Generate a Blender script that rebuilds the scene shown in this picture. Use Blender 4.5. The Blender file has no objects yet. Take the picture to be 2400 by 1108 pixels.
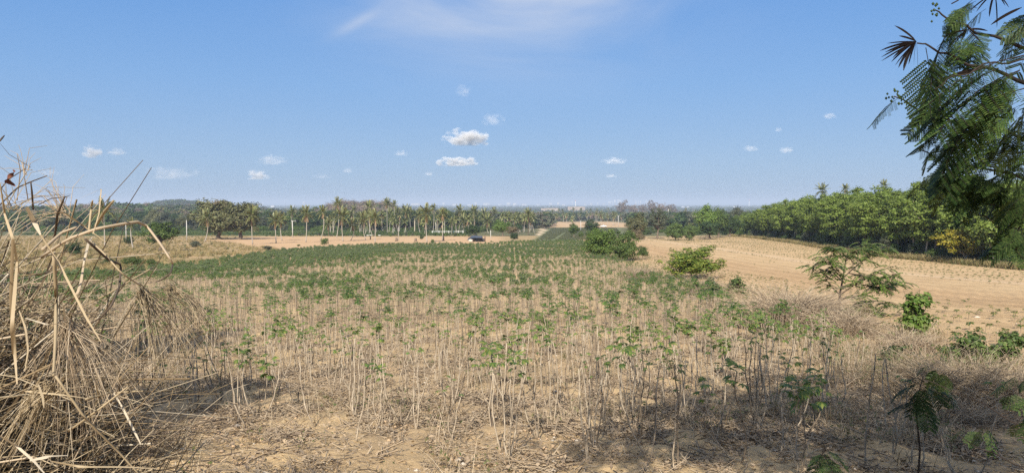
import bpy, math, random
import numpy as np
from mathutils import Vector, Matrix, Euler

# ---------------------------------------------------------------- camera, sky, sun, exposure
SC = bpy.context.scene
COL = SC.collection
F_PX, CX, CY, HOR = 1667.0, 1200.0, 554.0, 476.0      # focal length and image centre in photo pixels
PITCH = math.atan((CY - HOR) / F_PX)
cam_d = bpy.data.cameras.new("camera")
cam = bpy.data.objects.new("camera", cam_d)
COL.objects.link(cam)
cam_d.sensor_width = 36.0
cam_d.lens = 36.0 * F_PX / 2400.0
cam_d.clip_start = 0.05
cam_d.clip_end = 120000.0
cam.location = (0, 0, 0)
cam.rotation_euler = (math.pi / 2 - PITCH, 0, 0)
SC.camera = cam

SUN_EL = math.radians(36.0)
SHADOW_AZ = math.radians(9.5)                           # shadows run forward and a little to the right
world = bpy.data.worlds.new("World")
SC.world = world
world.use_nodes = True
wn, wl = world.node_tree.nodes, world.node_tree.links
bg = wn["Background"]
sky = wn.new("ShaderNodeTexSky")
sky.sky_type = 'NISHITA'
sky.sun_disc = False
sky.sun_elevation = SUN_EL
sky.sun_rotation = math.pi + SHADOW_AZ
sky.altitude = 60
sky.air_density = 1.0
sky.dust_density = 0.6
sky.ozone_density = 3.2
bg.inputs['Strength'].default_value = 0.10

def wnode(t, **kw):
    n = wn.new(t)
    for k, v in kw.items():
        setattr(n, k, v)
    return n

# thin high cloud in the upper sky: a soft veil with a streaky structure
tc = wnode("ShaderNodeTexCoord")
mp = wnode("ShaderNodeMapping")
mp.inputs['Scale'].default_value = (1.0, 1.0, 3.6)
wl.new(tc.outputs['Generated'], mp.inputs['Vector'])
nz = wnode("ShaderNodeTexNoise")
nz.inputs['Scale'].default_value = 3.1
nz.inputs['Detail'].default_value = 7
nz.inputs['Roughness'].default_value = 0.52
nz.inputs['Distortion'].default_value = 0.5
wl.new(mp.outputs['Vector'], nz.inputs['Vector'])
def wmath(op, a, b=None, clamp=False):
    n = wnode("ShaderNodeMath", operation=op, use_clamp=clamp)
    for i, x in enumerate((a, b)):
        if x is None: continue
        if isinstance(x, (int, float)): n.inputs[i].default_value = x
        else: wl.new(x, n.inputs[i])
    return n.outputs[0]
sep = wnode("ShaderNodeSeparateXYZ")
wl.new(tc.outputs['Generated'], sep.inputs[0])
def veil(x0, z0, wx, wz, slope=0.0):
    dx = wmath('DIVIDE', wmath('SUBTRACT', sep.outputs[0], x0), wx)
    dz = wmath('DIVIDE', wmath('SUBTRACT', wmath('SUBTRACT', sep.outputs[2], z0), wmath('MULTIPLY', wmath('SUBTRACT', sep.outputs[0], x0), slope)), wz)
    r = wmath('ADD', wmath('MULTIPLY', dx, dx), wmath('MULTIPLY', dz, dz))
    g = wmath('POWER', 2.718, wmath('MULTIPLY', r, -1.0))
    return wmath('MULTIPLY', g, wmath('GREATER_THAN', sep.outputs[1], 0.0))
v1 = veil(0.0, 0.268, 0.19, 0.075, 0.0)
v2 = veil(-0.205, 0.237, 0.028, 0.007, 0.55)
v3 = veil(0.17, 0.30, 0.10, 0.03, 0.25)
nsub = wmath('MULTIPLY', wmath('SUBTRACT', nz.outputs['Fac'], 0.36), 2.6, True)
mask = wmath('ADD', wmath('MULTIPLY', wmath('ADD', v1, v3), wmath('ADD', wmath('MULTIPLY', nsub, 0.95), 0.13)), wmath('MULTIPLY', v2, 0.26), True)
mask = wmath('MULTIPLY', mask, 0.95, True)
# hazy tropical sky: the clear-air sky mixed with a height gradient of blue
hgt = wnode("ShaderNodeValToRGB")
els = hgt.color_ramp.elements
for p_, c_ in ((0.0, (0.315, 0.450, 0.650)), (0.06, (0.280, 0.440, 0.690)), (0.16, (0.205, 0.400, 0.735)), (0.30, (0.110, 0.310, 0.720)), (0.55, (0.065, 0.22, 0.58)), (1.0, (0.04, 0.15, 0.45))):
    e_ = els.new(p_); e_.color = (*c_, 1)
els.remove(els[0]); els.remove(els[-1])
wl.new(sep.outputs[2], hgt.inputs[0])
boost = wnode("ShaderNodeVectorMath", operation='SCALE')
boost.inputs['Scale'].default_value = 0.875 / 0.125
wl.new(hgt.outputs[0], boost.inputs[0])
skm = wnode("ShaderNodeMix", data_type='RGBA')
skm.inputs['Factor'].default_value = 0.88
wl.new(sky.outputs[0], skm.inputs['A']); wl.new(boost.outputs[0], skm.inputs['B'])
mixn = wnode("ShaderNodeMix", data_type='RGBA')
wl.new(mask, mixn.inputs['Factor'])
wl.new(skm.outputs['Result'], mixn.inputs['A'])
mixn.inputs['B'].default_value = (4.9, 5.15, 5.7, 1)
wl.new(mixn.outputs['Result'], bg.inputs['Color'])

sun_d = bpy.data.lights.new("sun", 'SUN')
sun_d.energy = 5.0
sun_d.angle = math.radians(0.5)
sun_d.color = (1.0, 0.93, 0.82)
sun = bpy.data.objects.new("sun", sun_d)
COL.objects.link(sun)
sun_dir = Vector((math.sin(SHADOW_AZ) * math.cos(SUN_EL), math.cos(SHADOW_AZ) * math.cos(SUN_EL), -math.sin(SUN_EL)))
sun.rotation_euler = sun_dir.to_track_quat('-Z', 'Y').to_euler()
sun.location = (-10, -60, 45)

SC.view_settings.view_transform = 'Standard'
SC.view_settings.look = 'None'
SC.view_settings.exposure = 0.54
SC.view_settings.gamma = 1.0
SC.view_settings.use_curve_mapping = False
SC.render.engine = 'CYCLES'
cy = SC.cycles
cy.max_bounces = 5
cy.diffuse_bounces = 2
cy.glossy_bounces = 2
cy.transmission_bounces = 3
cy.transparent_max_bounces = 8
cy.volume_bounces = 0
cy.use_denoising = False
cy.use_adaptive_sampling = False
try:
    cy.denoiser = 'OPENIMAGEDENOISE'
    cy.denoising_input_passes = 'RGB_ALBEDO_NORMAL'
except Exception:
    pass
cy.sample_clamp_indirect = 6.0

rng = np.random.default_rng(7)
random.seed(7)

# ---------------------------------------------------------------- helpers
def tag(o, label=None, cat=None, group=None, kind=None):
    if label: o['label'] = label
    if cat: o['category'] = cat
    if group: o['group'] = group
    if kind: o['kind'] = kind
    return o

def link(name, data, parent=None):
    o = bpy.data.objects.new(name, data)
    COL.objects.link(o)
    if parent is not None: o.parent = parent
    return o

def thing(name, label, cat, loc=(0, 0, 0), rz=0.0, group=None, sc=1.0):
    o = link(name, None)
    o.empty_display_size = 0.2
    o.location = loc
    o.rotation_euler = (0, 0, rz)
    o.scale = sc if hasattr(sc, '__len__') else (sc, sc, sc)
    return tag(o, label, cat, group)

class MB:
    """collects geometry, then builds one mesh"""
    def __init__(s): s.v, s.f, s.m, s.n = [], [], [], 0
    def add(s, v, f, mat=0):
        v = np.asarray(v, float).reshape(-1, 3)
        f = np.asarray(f, int)
        s.v.append(v); s.f.append(f + s.n); s.m.append(mat); s.n += len(v)
    def tube(s, pts, rad, n=5, mat=0, cap=True):
        P = np.asarray(pts, float); k = len(P)
        R = np.full(k, rad) if np.isscalar(rad) else np.asarray(rad, float)
        if len(R) != k: R = np.interp(np.linspace(0, 1, k), np.linspace(0, 1, len(R)), R)
        T = np.gradient(P, axis=0); T /= np.linalg.norm(T, axis=1)[:, None] + 1e-9
        ref = np.array([0, 0, 1.0]) if abs(T[:, 2]).mean() < 0.8 else np.array([1.0, 0, 0])
        A = np.cross(T, ref); A /= np.linalg.norm(A, axis=1)[:, None] + 1e-9
        B = np.cross(T, A)
        th = np.linspace(0, 2 * math.pi, n, endpoint=False)
        V = (P[:, None] + R[:, None, None] * (A[:, None] * np.cos(th)[None, :, None] + B[:, None] * np.sin(th)[None, :, None])).reshape(-1, 3)
        i = np.arange(k - 1)[:, None] * n; j = np.arange(n)[None, :]; j2 = (j + 1) % n
        Fq = np.stack([i + j, i + j2, i + n + j2, i + n + j], -1).reshape(-1, 4)
        base = s.n
        s.add(V, Fq, mat)
        if cap:
            s.f.append(np.array([list(range(base + (k - 1) * n, base + k * n))])); s.m.append(mat)
            s.f.append(np.array([list(range(base + n - 1, base - 1, -1))])); s.m.append(mat)
    def ribbon(s, pts, wid, side=None, mat=0, fold=0.0):
        P = np.asarray(pts, float); k = len(P)
        W = np.full(k, wid) if np.isscalar(wid) else np.interp(np.linspace(0, 1, k), np.linspace(0, 1, len(wid)), wid)
        T = np.gradient(P, axis=0); T /= np.linalg.norm(T, axis=1)[:, None] + 1e-9
        sd = np.array(side if side is not None else (1, 0.2, 0.3), float)
        S = np.cross(np.cross(T, sd), T); S /= np.linalg.norm(S, axis=1)[:, None] + 1e-9
        Nn = np.cross(T, S)
        V = np.concatenate([P - S * W[:, None] / 2, P + Nn * (W * fold)[:, None], P + S * W[:, None] / 2])
        i = np.arange(k - 1)
        s.add(V, np.concatenate([np.stack([i, i + 1, k + i + 1, k + i], 1), np.stack([k + i, k + i + 1, 2 * k + i + 1, 2 * k + i], 1)]), mat)
    def box(s, c, d, rz=0.0, mat=0, taper=1.0):
        x, y, z = d[0] / 2, d[1] / 2, d[2] / 2
        V = np.array([(-x, -y, -z), (x, -y, -z), (x, y, -z), (-x, y, -z), (-x * taper, -y * taper, z), (x * taper, -y * taper, z), (x * taper, y * taper, z), (-x * taper, y * taper, z)])
        cr, sr = math.cos(rz), math.sin(rz)
        V = np.stack([V[:, 0] * cr - V[:, 1] * sr, V[:, 0] * sr + V[:, 1] * cr, V[:, 2]], 1) + np.array(c)
        s.add(V, [(0, 3, 2, 1), (4, 5, 6, 7), (0, 1, 5, 4), (1, 2, 6, 5), (2, 3, 7, 6), (3, 0, 4, 7)], mat)
    def mesh(s, name, mats, smooth=False):
        me = bpy.data.meshes.new(name)
        V = np.concatenate(s.v) if s.v else np.zeros((0, 3))
        fl = np.concatenate([f.ravel() for f in s.f]); tot = np.concatenate([np.full(len(f), f.shape[1]) for f in s.f])
        mi = np.concatenate([np.full(len(f), m) for f, m in zip(s.f, s.m)])
        me.vertices.add(len(V)); me.vertices.foreach_set('co', V.astype(np.float32).ravel())
        me.loops.add(len(fl)); me.loops.foreach_set('vertex_index', fl.astype(np.int32))
        me.polygons.add(len(tot)); me.polygons.foreach_set('loop_start', np.concatenate([[0], np.cumsum(tot)[:-1]]).astype(np.int32))
        me.polygons.foreach_set('material_index', mi.astype(np.int32))
        if smooth: me.polygons.foreach_set('use_smooth', np.ones(len(tot), bool))
        for m in (mats if isinstance(mats, (list, tuple)) else [mats]): me.materials.append(m)
        me.update(calc_edges=True)
        return me
    def obj(s, name, mats, parent=None, smooth=False): return link(name, s.mesh(name, mats, smooth), parent)

def unit(a): return a / (np.linalg.norm(a, axis=-1, keepdims=True) + 1e-9)

def leaf_quads(mb, P, N, L, W, r, mat=0, tangent=None):
    """diamond leaves at P facing N"""
    n = len(P); N = unit(N)
    T = unit(np.cross(N, r.normal(size=(n, 3)))) if tangent is None else unit(tangent - N * np.sum(tangent * N, 1, keepdims=True))
    B = np.cross(N, T)
    L = np.broadcast_to(L, (n,))[:, None]; W = np.broadcast_to(W, (n,))[:, None]
    V = np.stack([P - T * L / 2, P - B * W / 2 + T * L * 0.05, P + T * L / 2, P + B * W / 2 + T * L * 0.05], 1).reshape(-1, 3)
    f = np.arange(n * 4).reshape(n, 4)
    mb.add(V, f, mat)

def hash2(ix, iy, s):
    h = (ix * 374761393 + iy * 668265263 + s * 974634777) & 0x7fffffff
    h = ((h ^ (h >> 13)) * 1274126177) & 0x7fffffff
    return ((h ^ (h >> 16)) & 0xffff) / 65535.0
def vnoise(x, y, s=0):
    ix, iy = np.floor(x).astype(np.int64), np.floor(y).astype(np.int64)
    fx, fy = x - ix, y - iy
    fx, fy = fx * fx * (3 - 2 * fx), fy * fy * (3 - 2 * fy)
    a, b = hash2(ix, iy, s), hash2(ix + 1, iy, s); c, d = hash2(ix, iy + 1, s), hash2(ix + 1, iy + 1, s)
    return (a * (1 - fx) + b * fx) * (1 - fy) + (c * (1 - fx) + d * fx) * fy - 0.5
def fbm(x, y, o=4, s=0):
    t, a = 0, 1.0
    for i in range(o):
        t = t + a * vnoise(x, y, s + i); x, y, a = x * 2.03 + 5.1, y * 2.03 + 1.7, a * 0.5
    return t
def sstep(a, b, x):
    t = np.clip((x - a) / (b - a), 0, 1); return t * t * (3 - 2 * t)

# ---------------------------------------------------------------- terrain
_Y = np.array([-80, -20, -6, 0, 3, 5, 7, 10, 14, 20, 30, 50, 70, 100, 150, 200, 250, 300, 400, 500, 700, 1000, 2000, 5000, 12000, 60000.])
_Z = np.array([-1.2, -1.4, -1.6, -1.7, -1.95, -2.4, -2.75, -3.1, -3.55, -4.2, -5.0, -6.5, -7.8, -9.0, -10.3, -11.4, -12.8, -14.0, -16.5, -18.5, -21, -25, -33, -40, -45, -45.])
_S = np.arcsinh(_Y / 8.0)
_ss = np.linspace(_S[0], _S[-1], 4000)
_zz = np.interp(_ss, _S, _Z)
_k = np.exp(-0.5 * (np.arange(-60, 61) / 26.0) ** 2); _k /= _k.sum()
_zs = np.convolve(np.pad(_zz, 60, mode='edge'), _k, mode='valid')
def H(X, Y):
    X = np.asarray(X, float); Y = np.asarray(Y, float)
    z = np.interp(np.arcsinh(Y / 8.0), _ss, _zs)
    z = z + 0.25 * vnoise(X / 17 + 3.3, Y / 17, 11) * sstep(4, 25, Y)
    z = z + 9.0 * np.exp(-((X + 430) / 150) ** 2 - ((Y - 850) / 150) ** 2)
    z = z + 5.0 * np.exp(-((X + 700) / 200) ** 2 - ((Y - 900) / 200) ** 2)
    z = z + 28.0 * np.exp(-((X + 850) / 85) ** 2 - ((Y - 1800) / 150) ** 2)
    z = z + 12.0 * np.exp(-((X + 690) / 130) ** 2 - ((Y - 1900) / 200) ** 2)
    z = z + 9.0 * np.exp(-((X + 170) / 90) ** 2 - ((Y - 800) / 90) ** 2)
    z = z + 0.5 * np.exp(-((X - 85) / 15) ** 2) * sstep(60, 120, Y) * (1 - sstep(250, 330, Y))
    return z
def h(x, y): return float(H(x, y))
_cp, _sp = math.cos(PITCH), math.sin(PITCH)
def ray(px, py):
    u, v = (px - CX) / F_PX, (CY - py) / F_PX
    return np.array([u, _cp + v * _sp, v * _cp - _sp])
def at(px, py, Y):
    d = ray(px, py); return d * (Y / d[1])
def ground(px, py, lo=2.0, hi=20000.0):
    """where the view ray of a photo pixel meets the ground"""
    d = ray(px, py); ys = np.exp(np.linspace(math.log(lo), math.log(hi), 3000))
    below = (d[2] / d[1] * ys) <= H(d[0] / d[1] * ys, ys)
    i = int(np.argmax(below)) if below.any() else len(ys) - 1
    return float(d[0] / d[1] * ys[i]), float(ys[i])
def m_per_px(Y): return Y / F_PX
def px_of(X, Y): return CX + F_PX * X / max(Y, 0.1)

def field_left(Y): return np.interp(Y, [0, 60, 75, 125, 170, 215], [-60, -52, -42, -45, -47, -42])
def field_end(X): return np.interp(X, [-52, -45, -42, -31, -7, 0, 16], [120, 142, 155, 170, 176, 190, 206])
def clearing_front(X): return np.interp(X, [-112, -80, -55, -45, -30, -7, 0], [250, 205, 165, 150, 171, 177, 191])
def field_right(Y): return np.interp(Y, [0, 8, 11, 17, 30, 45, 75, 118, 160, 230, 300], [4.5, 5.2, 6.4, 8.9, 11.2, 13.4, 16.6, 17.5, 18.5, 22, 26])
def verge_x(Y): return np.interp(Y, [20, 60, 100, 125, 210, 330], [66, 68, 68, 67, 80, 99])

# ---------------------------------------------------------------- materials
def new_mat(name):
    m = bpy.data.materials.new(name); m.use_nodes = True
    return m, m.node_tree.nodes, m.node_tree.links
def ramp(n, cols):
    r = n.new("ShaderNodeValToRGB"); e = r.color_ramp.elements
    while len(e) < len(cols): e.new(0.5)
    for i, c in enumerate(cols):
        e[i].position = i / max(1, len(cols) - 1); e[i].color = (*c, 1)
    return r
def leaf_mat(name, cols, trans=0.25, rough=0.55, inst=0.16):
    """foliage: the colour varies from leaf to leaf and a little from plant to plant"""
    m, n, l = new_mat(name); b = n["Principled BSDF"]
    g = n.new("ShaderNodeNewGeometry"); r = ramp(n, cols); l.new(g.outputs['Random Per Island'], r.inputs[0])
    oi = n.new("ShaderNodeObjectInfo"); hs = n.new("ShaderNodeHueSaturation")
    mr = n.new("ShaderNodeMapRange"); mr.inputs[3].default_value = 1 - inst; mr.inputs[4].default_value = 1 + inst
    l.new(oi.outputs['Random'], mr.inputs[0]); l.new(mr.outputs[0], hs.inputs['Value']); l.new(r.outputs[0], hs.inputs['Color'])
    l.new(hs.outputs[0], b.inputs['Base Color']); b.inputs['Roughness'].default_value = rough
    b.inputs['Specular IOR Level'].default_value = 0.3
    if trans:
        t = n.new("ShaderNodeBsdfTranslucent"); mx = n.new("ShaderNodeMixShader"); mx.inputs[0].default_value = trans
        l.new(hs.outputs[0], t.inputs[0]); l.new(b.outputs[0], mx.inputs[1]); l.new(t.outputs[0], mx.inputs[2])
        l.new(mx.outputs[0], n["Material Output"].inputs[0])
    return m
def bark_mat(name, c1, c2, scale=8.0, rough=0.85):
    m, n, l = new_mat(name); b = n["Principled BSDF"]
    tcn = n.new("ShaderNodeTexCoord"); nt = n.new("ShaderNodeTexNoise"); nt.inputs['Scale'].default_value = scale; nt.inputs['Detail'].default_value = 6
    mpn = n.new("ShaderNodeMapping"); mpn.inputs['Scale'].default_value = (1, 1, 0.35)
    l.new(tcn.outputs['Object'], mpn.inputs[0]); l.new(mpn.outputs[0], nt.inputs[0])
    r = ramp(n, [c1, c2]); r.color_ramp.elements[0].position = 0.32; r.color_ramp.elements[1].position = 0.68
    l.new(nt.outputs['Fac'], r.inputs[0]); l.new(r.outputs[0], b.inputs['Base Color']); b.inputs['Roughness'].default_value = rough
    b.inputs['Specular IOR Level'].default_value = 0.2
    bp = n.new("ShaderNodeBump"); bp.inputs['Strength'].default_value = 0.5; bp.inputs['Distance'].default_value = 0.03
    l.new(nt.outputs['Fac'], bp.inputs['Height']); l.new(bp.outputs[0], b.inputs['Normal'])
    return m
def plain_mat(name, c, rough=0.7, var=0.15, scale=3.0, metal=0.0):
    m = bark_mat(name, tuple(x * (1 - var) for x in c), tuple(min(1, x * (1 + var)) for x in c), scale, rough)
    m.node_tree.nodes["Principled BSDF"].inputs['Metallic'].default_value = metal
    return m

M = {}
M['cassava'] = leaf_mat("cassava leaf", [(0.045, 0.100, 0.026), (0.075, 0.145, 0.034), (0.125, 0.190, 0.042), (0.23, 0.255, 0.06)], 0.35, 0.45)
M['cassava_far'] = leaf_mat("pale cassava leaf", [(0.105, 0.145, 0.055), (0.165, 0.205, 0.080), (0.24, 0.27, 0.12)], 0.3, 0.45)  # lighter, greyer leaf colour for the most densely leaved plants
M['cassava_young'] = leaf_mat("young cassava leaf", [(0.05, 0.12, 0.03), (0.09, 0.17, 0.04), (0.17, 0.22, 0.05)], 0.3, 0.5)
M['stem'] = bark_mat("cassava stem", (0.25, 0.195, 0.135), (0.54, 0.45, 0.33), 22)
M['stem_dark'] = bark_mat("old cassava stem", (0.16, 0.12, 0.085), (0.28, 0.22, 0.15), 30)
M['stem_green'] = bark_mat("green cassava stem", (0.24, 0.22, 0.11), (0.42, 0.36, 0.21), 30)
M['straw'] = leaf_mat("dry straw", [(0.17, 0.13, 0.075), (0.31, 0.235, 0.135), (0.43, 0.335, 0.205), (0.54, 0.44, 0.295)], 0.15, 0.6, 0.1)
M['straw_pale'] = leaf_mat("bleached grass blade", [(0.38, 0.31, 0.205), (0.56, 0.48, 0.36)], 0.15, 0.55, 0.1)
M['straw_brown'] = leaf_mat("brown dead grass", [(0.10, 0.07, 0.04), (0.20, 0.14, 0.075), (0.33, 0.24, 0.13)], 0.1, 0.7, 0.15)
M['twig'] = leaf_mat("dry twigs", [(0.24, 0.175, 0.11), (0.39, 0.30, 0.20), (0.50, 0.405, 0.28)], 0.0, 0.8, 0.1)
M['twig_dark'] = leaf_mat("dark twigs", [(0.055, 0.04, 0.03), (0.12, 0.09, 0.065)], 0.0, 0.8, 0.1)
M['litter'] = leaf_mat("leaf litter", [(0.17, 0.125, 0.085), (0.33, 0.25, 0.165), (0.47, 0.36, 0.235)], 0.0, 0.8, 0.1)
M['dark'] = leaf_mat("dark green leaves", [(0.022, 0.042, 0.013), (0.042, 0.072, 0.020), (0.072, 0.108, 0.030)], 0.2)
M['mid'] = leaf_mat("green leaves", [(0.045, 0.080, 0.018), (0.088, 0.135, 0.030), (0.150, 0.195, 0.052)], 0.25)
M['light'] = leaf_mat("light green leaves", [(0.080, 0.145, 0.024), (0.135, 0.210, 0.038), (0.22, 0.29, 0.07)], 0.35)
M['rubber'] = leaf_mat("rubber tree leaves", [(0.105, 0.155, 0.024), (0.180, 0.245, 0.040), (0.27, 0.33, 0.085)], 0.42)
M['olive'] = leaf_mat("olive leaves", [(0.075, 0.085, 0.032), (0.135, 0.140, 0.055), (0.21, 0.195, 0.095)], 0.25)
M['grey'] = leaf_mat("grey green leaves", [(0.055, 0.068, 0.036), (0.092, 0.105, 0.058), (0.145, 0.145, 0.09)], 0.2)
M['yellow'] = leaf_mat("yellow leaves", [(0.12, 0.135, 0.018), (0.28, 0.245, 0.022), (0.42, 0.33, 0.04)], 0.3)
M['yellowgreen'] = leaf_mat("yellow green leaves", [(0.075, 0.125, 0.018), (0.135, 0.185, 0.030), (0.24, 0.25, 0.045)], 0.3)
M['ochre'] = leaf_mat("ochre blossom and leaves", [(0.11, 0.10, 0.05), (0.20, 0.155, 0.08), (0.34, 0.25, 0.14)], 0.2)
M['russet'] = leaf_mat("bare russet crown", [(0.15, 0.115, 0.085), (0.20, 0.15, 0.115), (0.26, 0.195, 0.15)], 0.1)
M['bamboo'] = leaf_mat("dry bamboo leaves", [(0.17, 0.16, 0.05), (0.28, 0.25, 0.085), (0.38, 0.32, 0.12)], 0.3)
M['palm'] = leaf_mat("palm frond", [(0.065, 0.092, 0.026), (0.125, 0.15, 0.05), (0.24, 0.24, 0.095), (0.38, 0.345, 0.17)], 0.2, 0.4)
M['palm_dry'] = leaf_mat("dry palm frond", [(0.20, 0.125, 0.065), (0.36, 0.25, 0.14)], 0.2, 0.6)
M['bark'] = bark_mat("grey brown bark", (0.10, 0.075, 0.055), (0.22, 0.17, 0.125), 6)
M['bark_dark'] = bark_mat("dark bark", (0.04, 0.03, 0.022), (0.09, 0.066, 0.05), 8)
M['bark_black'] = bark_mat("blackish twig bark", (0.018, 0.014, 0.012), (0.045, 0.034, 0.028), 12)
M['bark_pale'] = bark_mat("pale bark", (0.30, 0.25, 0.18), (0.52, 0.45, 0.34), 4)
M['bark_yellow'] = bark_mat("lichen yellow bark", (0.28, 0.24, 0.12), (0.52, 0.46, 0.27), 3)
M['palm_bark'] = bark_mat("palm trunk", (0.27, 0.23, 0.185), (0.52, 0.47, 0.40), 3)
M['palm_bark_brown'] = bark_mat("brown palm trunk", (0.10, 0.065, 0.045), (0.24, 0.165, 0.115), 5)
M['concrete'] = plain_mat("weathered concrete", (0.52, 0.50, 0.46), 0.8, 0.12)
M['white'] = plain_mat("white paint", (0.78, 0.77, 0.74), 0.5, 0.06)
M['stone'] = plain_mat("pale stone", (0.58, 0.50, 0.40), 0.8, 0.2, 9)
M['clod'] = leaf_mat("soil clods", [(0.28, 0.19, 0.115), (0.40, 0.28, 0.17), (0.50, 0.36, 0.23)], 0, 0.9, 0.15)
M['near_leaf'] = leaf_mat("feathery leaflets", [(0.026, 0.056, 0.016), (0.052, 0.096, 0.024), (0.115, 0.160, 0.044)], 0.30, 0.55, 0.35)
M['pod'] = leaf_mat("dark seed pods", [(0.006, 0.004, 0.004), (0.014, 0.008, 0.006)], 0.0, 0.5, 0.2)
M['weed'] = leaf_mat("field weeds", [(0.06, 0.09, 0.025), (0.12, 0.14, 0.05), (0.24, 0.21, 0.09)], 0.25)
M['verge'] = leaf_mat("verge grass", [(0.13, 0.13, 0.042), (0.22, 0.19, 0.075), (0.32, 0.25, 0.125), (0.27, 0.19, 0.12)], 0.2, 0.7)
M['hay'] = leaf_mat("dry pasture grass", [(0.26, 0.20, 0.085), (0.38, 0.285, 0.13), (0.17, 0.16, 0.055)], 0.2, 0.7)
# ---------------------------------------------------------------- ground
def lerp(a, b, t): return a + (b - a) * t[..., None]
def zones(X, Y):
    """soil colour, second soil colour, (patchiness, furrows, litter)"""
    n1 = fbm(X / 6.0, Y / 6.0, 3, 21); n2 = fbm(X / 22.0, Y / 22.0, 3, 31)
    Xw = X + 1.2 * n1 * sstep(5, 40, Y) + np.clip(Y / 300, 0, 6) * n2 * 3; Yw = Y + 4 * n2 * sstep(60, 200, Y)
    sh = X.shape + (3,)
    c = np.zeros(sh) + np.array([0.095, 0.10, 0.045]); c2 = np.zeros(sh) + np.array([0.15, 0.14, 0.065]); p = np.zeros(sh) + np.array([0.5, 0.0, 0.3])
    def put(mask, a, b, par):
        nonlocal c, c2, p
        c, c2, p = lerp(c, np.array(a), mask), lerp(c2, np.array(b), mask), lerp(p, np.array(par, float), mask)
    left = (1 - sstep(300, 325, Yw))
    put(left, (0.44, 0.29, 0.155), (0.27, 0.215, 0.10), (0.55, 0, 0.4))
    # sandy clearing beyond the field
    cl = sstep(-2, 3, Yw - clearing_front(Xw)) * (1 - sstep(292, 305, Yw)) * sstep(-112, -98, Xw) * (1 - sstep(-8, -1, Xw))
    put(cl, (0.54, 0.355, 0.195), (0.47, 0.31, 0.175), (0.5, 0, 0.15))
    # green crop strip beyond the clearing
    gs = sstep(318, 324, Yw) * (1 - sstep(415, 425, Yw)) * sstep(-230, -215, Xw) * (1 - sstep(-30, -20, Xw))
    put(gs, (0.085, 0.125, 0.045), (0.125, 0.15, 0.06), (0.5, 0.4, 0.2))
    # grey green field in the middle distance, its path and the sand plots behind
    xl = np.interp(Y, [230, 320, 560], [6, 12, 30]); xr = np.interp(Y, [230, 320, 560], [34, 50, 82])
    mf = sstep(228, 240, Yw) * (1 - sstep(545, 560, Yw)) * sstep(xl - 2, xl + 1, Xw) * (1 - sstep(xr, xr + 6, Xw))
    put(mf, (0.125, 0.145, 0.07), (0.165, 0.175, 0.085), (0.5, 0.8, 0.2))
    pth = np.exp(-((Xw - xl - np.interp(Y, [330, 520], [0, -4])) / np.interp(Y, [300, 560], [0.9, 2.5])) ** 2) * sstep(300, 330, Yw) * (1 - sstep(560, 590, Yw))
    put(pth, (0.60, 0.46, 0.30), (0.55, 0.42, 0.27), (0.3, 0, 0))
    sp = sstep(560, 575, Yw) * (1 - sstep(900, 930, Yw)) * sstep(22, 34, Xw) * (1 - sstep(125, 140, Xw))
    put(sp, (0.53, 0.36, 0.205), (0.40, 0.28, 0.16), (0.45, 0, 0))
    # bare ploughed field on the right and its tracks
    xr2 = verge_x(Y)
    rf = sstep(field_right(Y) - 0.4, field_right(Y) + 0.8, Xw) * (1 - sstep(xr2 - 1.5, xr2, Xw)) * sstep(7, 12, Y) * (1 - sstep(300, 315, Yw))
    put(rf, (0.53, 0.375, 0.205), (0.45, 0.305, 0.16), (0.55, 0.9, 0.3))
    band = np.exp(-((Xw - 31) / 6.5) ** 2) * rf
    put(band * 0.8, (0.46, 0.30, 0.155), (0.40, 0.255, 0.13), (0.5, 1.5, 0.1))
    trk = np.exp(-((X - 48 - 0.5 * n2) / 1.0) ** 2) * rf
    put(trk * 0.9, (0.56, 0.405, 0.25), (0.53, 0.38, 0.235), (0.3, 0.0, 0.0))
    vg = sstep(xr2 - 1, xr2 + 0.5, Xw) * (1 - sstep(300, 330, Yw)) * sstep(15, 25, Y)
    put(vg, (0.20, 0.155, 0.085), (0.14, 0.13, 0.055), (0.5, 0, 0.6))
    # soil of the cassava field
    cf = sstep(field_left(Y) - 1, field_left(Y) + 1, Xw) * (1 - sstep(field_right(Y) - 0.8, field_right(Y) + 0.3, Xw)) * (1 - sstep(-1, 2, Yw - field_end(Xw)))
    put(cf, (0.54, 0.385, 0.205), (0.40, 0.285, 0.165), (0.5, 0.0, 1.0))
    nb = 1 - sstep(6.5, 9.0, Y + 0.25 * X + 1.5 * n1)
    put(nb, (0.54, 0.38, 0.20), (0.45, 0.315, 0.17), (0.45, 0, 0.45))
    far = sstep(1200, 2500, Y)
    put(far, (0.055, 0.075, 0.045), (0.08, 0.095, 0.055), (0.5, 0, 0))
    # pale earth bank of a quarry far away
    return c, c2, p

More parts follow.
